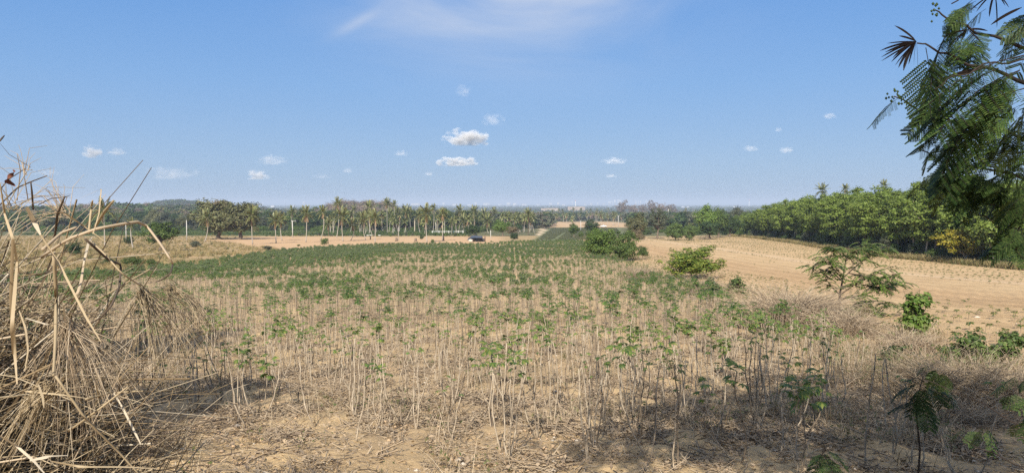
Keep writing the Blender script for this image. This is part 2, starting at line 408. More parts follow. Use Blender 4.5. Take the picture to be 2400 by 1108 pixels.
def build_ground():
    ys = np.concatenate([np.linspace(-40, 3.4, 30), np.exp(np.arange(math.log(3.5), math.log(48), 0.0062)), np.exp(np.arange(math.log(48.2), math.log(30000), 0.03)), [30000]])
    nt = 440
    t = np.linspace(-1, 1, nt); t = 0.65 * t + 0.35 * t ** 3
    Yg, Tg = np.meshgrid(ys, t, indexing='ij')
    Xg = Tg * (9 + 1.08 * np.abs(Yg))
    Zg = H(Xg, Yg)
    near = sstep(1.0, 4.0, Yg) * (1 - sstep(30, 60, Yg))
    rough = 0.10 * fbm(Xg / 0.55, Yg / 0.9, 4, 3) + 0.045 * np.abs(vnoise(Xg / 0.13, Yg / 0.2, 9)) + 0.05 * vnoise(Xg / 0.27 + Yg * 0.3, Yg / 0.8, 19)
    infield = (Xg < field_right(Yg))
    Zg = Zg + near * rough * np.where(infield, 1.0, 0.45)
    inr = sstep(field_right(Yg) + .3, field_right(Yg) + 1.5, Xg) * (1 - sstep(verge_x(Yg) - 3, verge_x(Yg) - 1, Xg)) * sstep(10, 16, Yg) * (1 - sstep(70, 110, Yg))
    Zg = Zg + inr * 0.05 * np.sin(2 * math.pi * (Xg + 0.6 * vnoise(Xg / 9, Yg / 25, 41)) / 1.0)
    c, c2, p = zones(Xg, Yg)
    nr, nc = Yg.shape
    V = np.stack([Xg, Yg, Zg], -1).reshape(-1, 3)
    i = np.arange(nr - 1)[:, None] * nc; j = np.arange(nc - 1)[None, :]
    F = np.stack([i + j, i + j + 1, i + nc + j + 1, i + nc + j], -1).reshape(-1, 4)
    fc = V[F].mean(1)
    right = (fc[:, 0] > field_right(fc[:, 1])) & (fc[:, 0] < verge_x(fc[:, 1])) & (fc[:, 1] > 12) & (fc[:, 1] < 300)
    clear = (fc[:, 1] > clearing_front(fc[:, 0]) + 1) & (fc[:, 1] < 300) & (fc[:, 0] > -104) & (fc[:, 0] < -8)
    m, n, l = new_mat("soil"); b = n["Principled BSDF"]; b.inputs['Roughness'].default_value = 0.95; b.inputs['Specular IOR Level'].default_value = 0.1
    a1, a2, a3 = (n.new("ShaderNodeAttribute") for _ in range(3))
    a1.attribute_name, a2.attribute_name, a3.attribute_name = 'soil', 'soil_patch', 'soil_kind'
    tcn = n.new("ShaderNodeTexCoord")
    def noise(sc, det=5, vec=None, dist=0.0, rough=0.6):
        k = n.new("ShaderNodeTexNoise"); k.inputs['Scale'].default_value = sc; k.inputs['Detail'].default_value = det; k.inputs['Distortion'].default_value = dist
        k.inputs['Roughness'].default_value = rough
        l.new(vec or tcn.outputs['Object'], k.inputs['Vector']); return k.outputs['Fac']
    def mth(op, a, bb=None, cl=False):
        k = n.new("ShaderNodeMath"); k.operation = op; k.use_clamp = cl
        for q, x in enumerate((a, bb)):
            if x is None: continue
            if isinstance(x, (int, float)): k.inputs[q].default_value = x
            else: l.new(x, k.inputs[q])
        return k.outputs[0]
    sp = n.new("ShaderNodeSeparateXYZ"); l.new(a3.outputs['Vector'], sp.inputs[0])
    big, midn, fine, grit = noise(0.22, 6), noise(1.7, 6, None, 0.6), noise(9, 5, None, 0.4, 0.7), noise(55, 3)
    blend = mth('ADD', mth('MULTIPLY', big, 0.5), mth('ADD', mth('MULTIPLY', midn, 0.35), mth('MULTIPLY', fine, 0.25)))
    f = mth('MULTIPLY', mth('SUBTRACT', blend, 0.47), 7.0, True)
    mx = n.new("ShaderNodeMix"); mx.data_type = 'RGBA'; l.new(mth('MULTIPLY', f, mth('MULTIPLY', sp.outputs[0], 1.6), True), mx.inputs['Factor'])
    l.new(a1.outputs['Color'], mx.inputs['A']); l.new(a2.outputs['Color'], mx.inputs['B'])
    # crumbs of litter and grit: small dark and pale flecks
    lit = mth('MULTIPLY', mth('MULTIPLY', mth('SUBTRACT', noise(24, 4, None, 1.5, 0.75), 0.53), 9.0, True), mth('MULTIPLY', sp.outputs[2], mth('ADD', mth('MULTIPLY', f, 0.6), 0.35)), True)
    m2 = n.new("ShaderNodeMix"); m2.data_type = 'RGBA'; l.new(mth('MULTIPLY', lit, 0.62), m2.inputs['Factor']); l.new(mx.outputs['Result'], m2.inputs['A']); m2.inputs['B'].default_value = (0.19, 0.14, 0.095, 1)
    pale = mth('MULTIPLY', mth('SUBTRACT', noise(34, 2, None, 0.0, 0.4), 0.64), 12.0, True)
    m3 = n.new("ShaderNodeMix"); m3.data_type = 'RGBA'; l.new(mth('MULTIPLY', pale, 0.5), m3.inputs['Factor']); l.new(m2.outputs['Result'], m3.inputs['A']); m3.inputs['B'].default_value = (0.60, 0.50, 0.38, 1)
    hv = n.new("ShaderNodeHueSaturation"); l.new(m3.outputs['Result'], hv.inputs['Color'])
    # furrows along the rows
    sx = n.new("ShaderNodeSeparateXYZ"); l.new(tcn.outputs['Object'], sx.inputs[0])
    wob = mth('ADD', sx.outputs[0], mth('MULTIPLY', noise(0.15, 3), 2.2))
    fur = mth('MULTIPLY', mth('SINE', mth('MULTIPLY', wob, 5.6)), sp.outputs[1])
    fur2 = mth('MULTIPLY', mth('SINE', mth('MULTIPLY', wob, 2.1)), sp.outputs[1])
    l.new(mth('ADD', mth('ADD', 0.86, mth('MULTIPLY', grit, 0.28)), mth('MULTIPLY', mth('ADD', fur, fur2), 0.06)), hv.inputs['Value'])
    l.new(hv.outputs[0], b.inputs['Base Color'])
    bp = n.new("ShaderNodeBump"); bp.inputs['Strength'].default_value = 0.9; bp.inputs['Distance'].default_value = 0.05
    hh = mth('ADD', mth('ADD', mth('MULTIPLY', fine, 1.0), mth('MULTIPLY', grit, 0.35)), mth('ADD', mth('MULTIPLY', midn, 0.8), mth('MULTIPLY', fur, 1.3)))
    l.new(hh, bp.inputs['Height']); l.new(bp.outputs[0], b.inputs['Normal'])
    M['soil'] = m
    for name, sel, label in (("ground", ~(right | clear), None), ("ploughed_field", right, None), ("sandy_clearing", clear, None)):
        Fs = F[sel]; used, inv = np.unique(Fs, return_inverse=True)
        mb = MB(); mb.add(V[used], inv.reshape(-1, 4))
        me = mb.mesh(name, m, True)
        for an, arr in (('soil', c), ('soil_patch', c2), ('soil_kind', p)):
            A = me.attributes.new(an, 'FLOAT_VECTOR', 'POINT'); A.data.foreach_set('vector', arr.reshape(-1, 3)[used].astype(np.float32).ravel())
        tag(link(name, me), kind='structure')
build_ground()

# ---------------------------------------------------------------- haze
def build_haze():
    m, n, l = new_mat("haze air"); n.remove(n["Principled BSDF"])
    v = n.new("ShaderNodeVolumePrincipled"); v.inputs['Color'].default_value = (0.72, 0.83, 0.98, 1)
    v.inputs['Density'].default_value = HAZE; v.inputs['Anisotropy'].default_value = 0.0
    l.new(v.outputs[0], n["Material Output"].inputs['Volume'])
    mb = MB(); mb.box((0, 15000 - 60, 4), (76000, 30400, 116)); o = mb.obj("haze", m); tag(o, kind='stuff')
HAZE = 1.7e-4
build_haze()
# ---------------------------------------------------------------- clouds (outside the haze box)
def build_clouds():
    lst = [(1093, 326, 104, 42, 1.0, "brightest white cumulus cloud with two puffs high above the palms"),
           (1072, 381, 94, 24, .75, "flat white cloud just below the brightest cumulus"),
           (1086, 216, 40, 30, .10, "faint round wisp highest above the cumulus"),
           (1157, 283, 54, 30, .16, "faint cloud puff just above the brightest cumulus"),
           (217, 359, 42, 32, .55, "compact white cloud over the far left hills"),
           (272, 357, 48, 20, .22, "thin pale cloud right beside the compact left cloud"),
           (400, 409, 132, 32, .16, "wide faint cloud bank low over the wooded hill"),
           (640, 377, 72, 26, .18, "pale cloud above the small white cloud over the big tree"),
           (605, 412, 54, 24, .42, "small white slanted cloud right above the big two-trunked tree"),
           (940, 360, 32, 14, .25, "small pale cloudlet left of the brightest cumulus"),
           (1005, 408, 24, 11, .18, "tiny pale cloudlet below left of the flat cloud"),
           (815, 400, 22, 13, .2, "tiny cloudlet low above the tallest palm"),
           (755, 414, 44, 11, .08, "barely visible cloud streak low above the palms"),
           (1440, 378, 62, 17, .3, "flat cloud low over the city towers"),
           (1432, 413, 30, 10, .2, "small cloud streak lowest over the city towers"),
           (1760, 349, 34, 14, .22, "small ragged cloud over the gap before the plantation"),
           (1843, 353, 36, 16, .22, "small ragged cloud over the start of the plantation"),
           (1944, 273, 32, 15, .2, "small cloud highest above the coconut palm in the plantation"),
           (1825, 305, 18, 12, .12, "tiny wisp above the two ragged clouds on the right"),
           (108, 405, 66, 16, .14, "faint flat cloud behind the tips of the dry grass")]
    mb = MB()
    th = np.linspace(0, math.pi, 15)[1:-1]; ph = np.linspace(0, 2 * math.pi, 24, endpoint=False)
    V = [(0, 0, 1)] + [(math.sin(a) * math.cos(b), math.sin(a) * math.sin(b), math.cos(a)) for a in th for b in ph] + [(0, 0, -1)]
    V = np.array(V); V = V * (1 + 0.12 * np.sin(V[:, :1] * 5 + 1) * np.cos(V[:, 2:] * 4))
    k = 24; f = []
    for i in range(len(th) - 1):
        for j in range(k):
            f.append((1 + i * k + j, 1 + (i + 1) * k + j, 1 + (i + 1) * k + (j + 1) % k, 1 + i * k + (j + 1) % k))
    mb.add(V, f)
    mb.f.append(np.array([(0, 1 + j, 1 + (j + 1) % k) for j in range(k)])); mb.m.append(0)
    e = len(V) - 1; o0 = 1 + (len(th) - 1) * k
    mb.f.append(np.array([(e, o0 + (j + 1) % k, o0 + j) for j in range(k)])); mb.m.append(0)
    for ci, (px, py, w, hh, dens, label) in enumerate(lst):
        Y = 9000.0; c = at(px, py, Y); s = Y / F_PX
        m, n, l = new_mat("cloud vapour"); n.remove(n["Principled BSDF"])
        tcn = n.new("ShaderNodeTexCoord"); mpn = n.new("ShaderNodeMapping"); mpn.inputs['Location'].default_value = (ci * 3.7, ci * 1.3, ci * 2.1)
        mpn.inputs['Scale'].default_value = (max(1.0, 0.5 * w / hh), 1.0, 1.0)
        l.new(tcn.outputs['Object'], mpn.inputs[0])
        nt = n.new("ShaderNodeTexNoise"); nt.inputs['Scale'].default_value = 1.7; nt.inputs['Detail'].default_value = 5; nt.inputs['Roughness'].default_value = 0.55
        l.new(mpn.outputs[0], nt.inputs[0])
        ln = n.new("ShaderNodeVectorMath"); ln.operation = 'LENGTH'; l.new(tcn.outputs['Object'], ln.inputs[0])
        def mth(op, a, b=None, cl=False):
            q = n.new("ShaderNodeMath"); q.operation = op; q.use_clamp = cl
            for ii, x in enumerate((a, b)):
                if x is None: continue
                if isinstance(x, (int, float)): q.inputs[ii].default_value = x
                else: l.new(x, q.inputs[ii])
            return q.outputs[0]
        sx = n.new("ShaderNodeSeparateXYZ"); l.new(tcn.outputs['Object'], sx.inputs[0])
        flat = mth('MULTIPLY', mth('ADD', sx.outputs[2], 0.62), 5.0, True)                     # flatter base
        shape = mth('SUBTRACT', mth('ADD', mth('MULTIPLY', mth('SUBTRACT', 1.0, ln.outputs['Value']), 0.9), mth('MULTIPLY', mth('SUBTRACT', nt.outputs['Fac'], 0.5), 3.2)), 0.18)
        d = mth('MULTIPLY', mth('MULTIPLY', shape, 3.0 if dens > .4 else 1.6, True), flat)
        depth = 0.7 * hh * s
        v = n.new("ShaderNodeVolumePrincipled"); v.inputs['Color'].default_value = (1.0, 0.995, 0.99, 1); v.inputs['Anisotropy'].default_value = -0.42
        l.new(mth('MULTIPLY', d, dens * 2.0 / depth), v.inputs['Density'])
        l.new(v.outputs[0], n["Material Output"].inputs['Volume'])
        o = link("cloud", mb.mesh("cloud", m, True)); o.location = c
        o.scale = (w * s * 0.55, depth, hh * s * 0.64)
        tag(o, label, "cloud", "small fair weather clouds")
build_clouds()

# ---------------------------------------------------------------- scattered instances for uncountable growth
def scatter(name, pts, rz, sc, meshes, kind='stuff', idx=None):
    """one object that sets copies of small meshes on its points"""
    n = len(pts)
    me = bpy.data.meshes.new(name)
    me.vertices.add(n); me.vertices.foreach_set('co', np.asarray(pts, np.float32).ravel())
    idx = rng.integers(0, len(meshes), n) if idx is None else idx
    def attr(nm, ty, key, arr):
        a = me.attributes.new(nm, ty, 'POINT'); a.data.foreach_set(key, arr)
    attr('turn', 'FLOAT', 'value', np.asarray(rz, np.float32)); attr('size', 'FLOAT', 'value', np.asarray(sc, np.float32)); attr('pick', 'INT', 'value', np.asarray(idx, np.int32))
    o = link(name, me)
    ng = bpy.data.node_groups.new(name, 'GeometryNodeTree')
    ng.interface.new_socket('Geometry', in_out='INPUT', socket_type='NodeSocketGeometry'); ng.interface.new_socket('Geometry', in_out='OUTPUT', socket_type='NodeSocketGeometry')
    N, L = ng.nodes, ng.links
    gi, go = N.new('NodeGroupInput'), N.new('NodeGroupOutput')
    iop = N.new('GeometryNodeInstanceOnPoints'); iop.inputs['Pick Instance'].default_value = True
    def na(nm, ty):
        a = N.new('GeometryNodeInputNamedAttribute'); a.data_type = ty; a.inputs['Name'].default_value = nm; return a.outputs['Attribute']
    jn = N.new('GeometryNodeJoinGeometry')
    for me_i in reversed(meshes):
        src = bpy.data.objects.new(name + "_source", me_i)
        oi = N.new('GeometryNodeObjectInfo'); oi.inputs['Object'].default_value = src
        gt = N.new('GeometryNodeGeometryToInstance'); L.new(oi.outputs['Geometry'], gt.inputs[0]); L.new(gt.outputs[0], jn.inputs[0])
    L.new(gi.outputs[0], iop.inputs['Points']); L.new(jn.outputs[0], iop.inputs['Instance'])
    L.new(na('pick', 'INT'), iop.inputs['Instance Index'])
    cx = N.new('ShaderNodeCombineXYZ'); L.new(na('turn', 'FLOAT'), cx.inputs[2]); L.new(cx.outputs[0], iop.inputs['Rotation']); L.new(na('size', 'FLOAT'), iop.inputs['Scale'])
    L.new(iop.outputs[0], go.inputs[0])
    md = o.modifiers.new("copies", 'NODES'); md.node_group = ng
    return tag(o, kind=kind)

# ---------------------------------------------------------------- trees
def crown_cloud(mb, r, c, rad, nclump, nleaf, L, W, mat=0, csize=0.30, hollow=0.75, up=0.7, flat=1.0):
    c, rad = np.array(c, float), np.array(rad, float)
    D = unit(r.normal(size=(nclump, 3))); q = r.random(nclump) ** 0.45 * hollow + (1 - hollow) * 0.4
    ph = r.random(4) * 6.28; az = np.arctan2(D[:, 1], D[:, 0])
    q = q * (1 + 0.20 * np.sin(2 * az + ph[0]) + 0.14 * np.sin(5 * az + ph[1] + 3 * D[:, 2]) + 0.13 * np.sin(6 * D[:, 2] + ph[2]))
    C = c + D * rad * q[:, None]
    C[:, 2] = np.where(C[:, 2] < c[2] - rad[2] * 0.75, c[2] - rad[2] * 0.6, C[:, 2])
    k = r.integers(0, nclump, nleaf)
    cr = rad.min() * csize * (0.6 + 0.8 * r.random(nclump))
    dv = r.normal(size=(nleaf, 3)) * np.array([1, 1, 0.65 * flat]); dv = unit(dv) * (r.random(nleaf) ** 0.5)[:, None]
    P = C[k] + dv * cr[k][:, None] * 1.25
    Nn = unit(dv) * 0.8 + unit(P - c) * 0.5 + np.array([0, 0, up]) + r.normal(size=(nleaf, 3)) * 0.55
    leaf_quads(mb, P, Nn, L * (0.6 + 0.8 * r.random(nleaf)), W * (0.6 + 0.8 * r.random(nleaf)), r, mat)
    return C

def limbs(mb, r, base_r, hb, targets, n=6, mat=0, trunk_top=None, lean=(0, 0)):
    """tapered trunk with limbs towards some of the leaf clumps"""
    top = np.array([lean[0], lean[1], hb], float)
    k = 6; z = np.linspace(-0.15, 1, k)[:, None]
    P = np.array([0, 0, 0]) * (1 - z) + top * z + np.concatenate([r.normal(size=(k, 2)) * base_r * 0.35, np.zeros((k, 1))], 1)
    mb.tube(P, np.linspace(base_r * 1.25, base_r * 0.65, k), 8, mat)
    for t in targets:
        t = np.array(t, float); s = np.array([P[-1], P[-2] * 0.6 + P[-1] * 0.4][int(r.integers(2))])
        mid = s * 0.5 + t * 0.5 + r.normal(size=3) * base_r * 1.1; mid[2] += base_r * 0.8
        mb.tube([s, s * 0.6 + mid * 0.4, mid, mid * 0.45 + t * 0.55, t], [base_r * 0.5, base_r * 0.4, base_r * 0.3, base_r * 0.2, base_r * 0.06], 5, mat, False)

TREE = {}
def tree_mesh(kind, seed):
    """(trunk mesh, crown mesh) of a tree about 10 m tall"""
    if (kind, seed) in TREE: return TREE[(kind, seed)]
    r = np.random.default_rng(seed * 101 + sum(map(ord, kind)))
    t, c = MB(), MB()
    bark, leaf = 'bark', 'mid'
    if kind in ('dark', 'mid', 'light', 'olive', 'grey', 'ochre'):
        leaf = kind
        C = crown_cloud(c, r, (0, 0, 6.0), (3.9, 3.9, 3.8), 54, 7600, 0.42, 0.28, csize=0.28)
        limbs(t, r, 0.32, 3.0, C[r.permutation(len(C))[:14]])
    elif kind == 'dome':
        leaf = 'olive'
        C = crown_cloud(c, r, (0, 0, 5.5), (4.7, 4.7, 4.5), 90, 9800, 0.46, 0.31, csize=0.25, hollow=.85)
        limbs(t, r, 0.42, 2.4, C[r.permutation(len(C))[:16]])
    elif kind in ('tall_light', 'tall_mid'):
        leaf = kind[5:]
        C = crown_cloud(c, r, (0, 0, 6.4), (2.6, 2.6, 3.9), 50, 6800, 0.38, 0.26, csize=0.33)
        limbs(t, r, 0.22, 4.0, C[r.permutation(len(C))[:12]])
    elif kind == 'open':      # sparse, one sees through it
        leaf = 'grey'
        C = crown_cloud(c, r, (0, 0, 6.0), (3.5, 3.5, 4.0), 80, 4600, 0.36, 0.24, csize=0.17, hollow=0.9)
        limbs(t, r, 0.28, 3.2, C[r.permutation(len(C))[:26]])
    elif kind == 'russet':
        leaf = 'russet'
        C = crown_cloud(c, r, (0, 0, 6.2), (4.4, 4.4, 3.6), 80, 2600, 0.75, 0.14, csize=0.20, hollow=0.9, up=0.1)
        limbs(t, r, 0.25, 3.2, C[r.permutation(len(C))[:30]])
    elif kind in ('yellow', 'yellowgreen'):
        leaf = kind
        C = crown_cloud(c, r, (0, 0, 5.8), (5.0, 5.0, 3.6), 70, 6800, 0.40, 0.28, csize=0.22, flat=0.6)
        limbs(t, r, 0.30, 2.4, C[r.permutation(len(C))[:18]]); bark = 'bark_pale'
    elif kind == 'rubber':
        leaf = 'rubber'; bark = ('bark_pale', 'bark', 'bark_yellow')[seed % 3]
        ln = r.normal(size=2) * 0.7
        C = crown_cloud(c, r, (ln[0], ln[1], 6.0), (2.6, 2.6, 4.7), 80, 6000, 0.36, 0.22, csize=0.25, flat=0.6)
        limbs(t, r, 0.14, 4.6, C[r.permutation(len(C))[:16]], lean=ln)
    elif kind == 'bamboo':
        leaf = 'bamboo'; bark = 'bark_yellow'
        for q in range(22):
            a = r.random() * 6.28; d = r.random() * 0.8; tip = 1.2 + 2.2 * r.random(); hh = 6 + 4 * r.random()
            z = np.linspace(0, 1, 6)
            t.tube(np.stack([np.cos(a) * (d + tip * z ** 2.2), np.sin(a) * (d + tip * z ** 2.2), hh * z], 1), [0.06, 0.02], 4, 0, False)
        crown_cloud(c, r, (0, 0, 6.2), (2.6, 2.6, 3.9), 50, 3000, 0.6, 0.2, csize=0.3)
    elif kind == 'cypress':
        leaf = 'dark'
        crown_cloud(c, r, (0, 0, 5.2), (2.3, 2.3, 4.9), 40, 4000, 0.5, 0.3, csize=0.35); limbs(t, r, 0.2, 3, [])
    elif kind == 'bush':      # about as wide as tall, leafy to the ground
        leaf = 'mid'
        C = crown_cloud(c, r, (0, 0, 4.6), (5.2, 5.2, 4.6), 110, 9500, 0.42, 0.30, csize=0.22, hollow=.9); limbs(t, r, 0.25, 1.2, C[r.permutation(len(C))[:18]])
    elif kind == 'bush_yellow':
        leaf = 'yellowgreen'
        C = crown_cloud(c, r, (0, 0, 4.9), (5.2, 5.2, 4.6), 150, 9500, 0.44, 0.29, csize=0.20, hollow=.95)
        limbs(t, r, 0.22, 1.6, C[r.permutation(len(C))[:26]])
    elif kind in ('bush_light', 'bush_dark', 'bush_grey', 'bush_brown'):
        leaf = {'bush_light': 'light', 'bush_dark': 'dark', 'bush_grey': 'grey', 'bush_brown': 'ochre'}[kind]
        C = crown_cloud(c, r, (0, 0, 4.6), (5.2, 5.2, 4.6), 110, 9000, 0.44, 0.30, csize=0.22, hollow=.9); limbs(t, r, 0.25, 1.2, C[r.permutation(len(C))[:18]])
    tm, cm = t.mesh("trunk", M[bark], True), c.mesh("crown", M[leaf])
    TREE[(kind, seed)] = (tm, cm)
    return tm, cm

def tree(name, kind, seed, x, y, height, label, group=None, width=1.0, cat="tree", rz=None, sink=0.0):
    tm, cm = tree_mesh(kind, seed)
    s = height / 10.0
    o = thing(name, label, cat, (x, y, h(x, y) - sink), random.random() * 6.28 if rz is None else rz, group, (s * width, s * width, s))
    link("trunk", tm, o); link("crown", cm, o)
    return o
def tree_px(name, kind, seed, px, base, top, label, wpx=None, group=None, cat="tree", Y=None, wn=8.0):
    x, y = ground(px, base)
    if Y: x, y = float(at(px, base, Y)[0]), Y
    hh = float(at(px, top, y)[2]) - h(x, y)
    w = 1.0 if wpx is None else (wpx * m_per_px(y)) / (wn * hh / 10.0)
    return tree(name, kind, seed, x, y, hh, label, group, w, cat)

# ---------------------------------------------------------------- coconut palms
def frond_mesh(seed, droop, L=3.3, dry=False):
    r = np.random.default_rng(900 + seed); mb = MB()
    t = np.linspace(0, 1, 8)
    P = np.stack([L * t * (1 - 0.12 * droop * t), np.zeros(8), L * (0.10 * t - droop * 0.55 * t ** 2.1)], 1)
    mb.ribbon(P, [0.11, 0.06, 0.02], (0, 1, 0), 0)
    tt = np.linspace(0.14, 0.99, 21)
    for sd in (-1, 1):
        for a in tt:
            b = np.array([np.interp(a, t, P[:, k]) for k in range(3)])
            ll = L * 0.27 * math.sin(math.pi * min(0.98, a * 0.85 + 0.13)) ** 0.7 * (0.85 + 0.3 * r.random())
            dr = (0.75 if dry else 0.42) + 0.25 * r.random()
            d = unit(np.array([0.55, sd * (0.4 if dry else 0.85), -dr]))
            tip = b + d * ll; w = 0.055
            mb.add([b + (-w, 0, 0), b + (w, 0, 0), (b + tip) / 2 + np.array([w * 1.0, 0, 0.05]), tip, (b + tip) / 2 + np.array([-w * 1.0, 0, 0.05])], [(0, 1, 2, 3, 4)])
    return mb.mesh("frond", M['palm_dry' if dry else 'palm'])
FRONDS = [frond_mesh(i, d) for i, d in enumerate((0.15, 0.5, 0.85, 1.2))]
DRY = [frond_mesh(9 + i, d, 2.7, True) for i, d in enumerate((0.5, 0.9))]
NUTS = None
def nuts_mesh():
    r = np.random.default_rng(5); mb = MB()
    for q in range(9):
        a = q * 2.4; c = np.array([0.28 * math.cos(a), 0.28 * math.sin(a), -0.25 - 0.12 * (q % 3)])
        V = np.array([(0, 0, .16), (.12, 0, 0), (0, .12, 0), (-.12, 0, 0), (0, -.12, 0), (0, 0, -.16)]) + c
        mb.add(V, [(0, 1, 2), (0, 2, 3), (0, 3, 4), (0, 4, 1), (5, 2, 1), (5, 3, 2), (5, 4, 3), (5, 1, 4)])
    return mb.mesh("coconuts", M['bamboo'])
NUTS = nuts_mesh()
TRUNKS = []
for i in range(5):
    r = np.random.default_rng(40 + i); mb = MB(); z = np.linspace(-0.03, 1, 9); a, cu = r.random() * 6.28, (0.01, 0.05, 0.09, 0.03, 0.12)[i]
    bend = cu * np.sin(z * 2.4); P = np.stack([bend * math.cos(a), bend * math.sin(a), z], 1)
    mb.tube(P, np.array([0.034, 0.024, 0.019, 0.0175, 0.017, 0.0165, 0.0165, 0.016, 0.016]) * 0.62, 7, 0)
    TRUNKS.append((mb.mesh("trunk", M['palm_bark'], True), P[-1]))
TRUNK_BROWN = TRUNKS[0][0].copy(); TRUNK_BROWN.materials[0] = M['palm_bark_brown']
def frond_dirs(r, n, dry):
    out = []
    for q in range(n):
        u = (q + 0.5) / n; el = math.radians(78 - 105 * u ** 1.15 + r.normal() * 6); out.append((q * 2.399 + r.normal() * 0.15, el, min(3, int(u * 4 + r.random() * 0.6)), False))
    for q in range(dry): out.append((r.random() * 6.28, math.radians(-58 - 22 * r.random()), int(r.integers(2)), True))
    return out
CROWNS = {}
def palm_crown_mesh(seed, n, dry):
    """the whole head of a far palm as one mesh"""
    if seed in CROWNS: return CROWNS[seed]
    r = np.random.default_rng(300 + seed); mb = MB()
    for a, el, k, d in frond_dirs(r, n, dry):
        L = 3.0; t = np.linspace(0, 1, 5); dr = 0.35 + 0.25 * k
        rr, zz = L * t * math.cos(el), L * (t * math.sin(el) - dr * 0.5 * t ** 2.1)
        P = np.stack([rr * math.cos(a), rr * math.sin(a), zz], 1)
        sd = np.array([-math.sin(a), math.cos(a), 0])
        for s_ in (-1, 1):
            W = np.array([0.05, 0.42, 0.62, 0.5, 0.03])[:, None]
            E = P + sd * s_ * W + np.array([0, 0, -0.55]) * W
            for i in range(4):
                mb.add([P[i], P[i + 1], E[i + 1] * 0.75 + P[i + 1] * 0.25, E[i]], [(0, 1, 2, 3)], 1 if d else 0)
                if i: mb.add([P[i], P[i + 1] * .5 + P[i] * .5, E[i] * 1.15 - P[i] * .15], [(0, 1, 2)], 1 if d else 0)
    CROWNS[seed] = mb.mesh("crown", [M['palm'], M['palm_dry']])
    return CROWNS[seed]
def palm(x, y, height, label, group, detailed, seed, dry=2, spread=1.0, brown=False, name="coconut_palm", n=17):
    """height: ground to the middle of the head"""
    r = np.random.default_rng(seed)
    tm, tip = TRUNKS[seed % 5]
    if brown: tm, tip = TRUNK_BROWN, TRUNKS[0][1]
    o = thing(name, label, "palm tree", (x, y, h(x, y)), r.random() * 6.28, group)
    t = link("trunk", tm, o); t.scale = (10.5, 10.5, height)
    top = Vector((tip[0] * 10.5, tip[1] * 10.5, tip[2] * height))
    if detailed:
        for a, el, k, d in frond_dirs(r, n, dry):
            f = link("frond", DRY[k % 2] if d else FRONDS[k], o); f.location = top
            f.rotation_euler = (0, -el, a); f.scale = (spread,) * 3
        q = link("coconuts", NUTS, o); q.location = top
    else:
        q = link("crown", palm_crown_mesh(seed % 6, n, dry), o); q.location = top; q.scale = (spread,) * 3; q.rotation_euler = (0, 0, r.random() * 6)
    return o
def palm_px(px, base, mid, label, group="coconut palms around the sandy clearing", detailed=True, seed=None, Y=None, wpx=None, **kw):
    x, y = ground(px, base)
    if Y: x, y = float(at(px, mid, Y)[0]), Y
    hh = max(2.0, float(at(px, mid, y)[2]) - h(x, y))
    sp = 1.0 if wpx is None else max(0.55, min(1.5, wpx * m_per_px(y) / 4.5))
    return palm(x, y, hh, label, group, detailed, seed if seed is not None else int(px), spread=sp, **kw)
# ---------------------------------------------------------------- palms of the clearing, from left to right
G1 = "coconut palms around the sandy clearing"
palm_px(246, 581, 494, "tall coconut palm behind the dry grass on the left, thick dark head", wpx=50, dry=1, seed=0)
palm_px(312, 583, 526, "small thin coconut palm left of the round dark tree", wpx=26, dry=1, seed=1)
palm_px(480, 567, 512, "coconut palm close in front of the left half of the two-trunked tree", wpx=36, dry=3, seed=2)
palm_px(592, 573, 505, "coconut palm with a skirt of dead fronds right of the two-trunked tree", wpx=40, dry=7, seed=3)
palm_px(647, 569, 517, "left palm of the bright green pair on the left edge of the clearing", wpx=34, dry=2, seed=5)
palm_px(661, 564, 517, "right palm of the bright green pair on the left edge of the clearing", wpx=32, dry=2, seed=6)
palm_px(687, 549, 497, "palm head just above the concrete pole with a crossarm", wpx=24, dry=2, seed=7)
palm_px(717, 568, 502, "coconut palm with brown lower trunk and dead fronds, first in the clearing", wpx=33, dry=7, seed=8)
palm_px(751, 564, 498, "coconut palm with thin dark trunk left of the round clearing bush", wpx=26, dry=4, seed=9)
palm_px(770, 553, 525, "dwarf palm with brown trunk behind the round clearing bush", wpx=26, dry=3, seed=10, brown=True)
palm_px(781, 549, 506, "coconut palm with white trunk left of the tallest palm", wpx=18, dry=1, seed=11)
palm_px(789, 557, 478, "tallest coconut palm of the clearing, double white trunk and small dark head", wpx=26, dry=3, seed=12)
palm_px(804, 566, 508, "coconut palm with wide yellowish fronds right of the tallest palm", wpx=38, dry=3, seed=13)
palm_px(822, 564, 527, "short palm with dark head and white foot in the clearing", wpx=26, dry=4, seed=14)
palm_px(830, 545, 492, "palm far back between the wide palm and the pole-like trunk", wpx=18, dry=1, seed=15)
palm_px(844, 548, 508, "slim palm with white trunk right behind the short dark palm", wpx=20, dry=1, seed=16)
palm_px(857, 562, 516, "coconut palm with feathery head and dark trunk foot at mid clearing", wpx=34, dry=2, seed=17)
palm_px(865, 551, 486, "high palm head with drooping dry fronds behind mid clearing", wpx=26, dry=5, seed=18)
palm_px(873, 552, 507, "palm with pale trunk crowded behind the front leaning palm", wpx=28, dry=2, seed=19)
palm_px(879, 570, 512, "frontmost palm of mid clearing, its foot at the edge of the field", wpx=34, dry=3, seed=20)
palm_px(908, 548, 477, "very tall palm with white trunk and windblown head right of mid clearing", wpx=22, dry=3, seed=21)
palm_px(911, 547, 502, "palm hidden half behind the very tall white trunk", wpx=24, dry=2, seed=22)
palm_px(925, 546, 480, "tall palm with a tuft-like head beside the very tall one", wpx=18, dry=2, seed=23)
palm_px(933, 545, 500, "palm with pale trunk between the tuft-headed palm and the bare post", wpx=24, dry=1, seed=24)
palm_px(951, 548, 497, "palm with twin thin pale trunks behind the bare post", wpx=30, dry=3, seed=25)
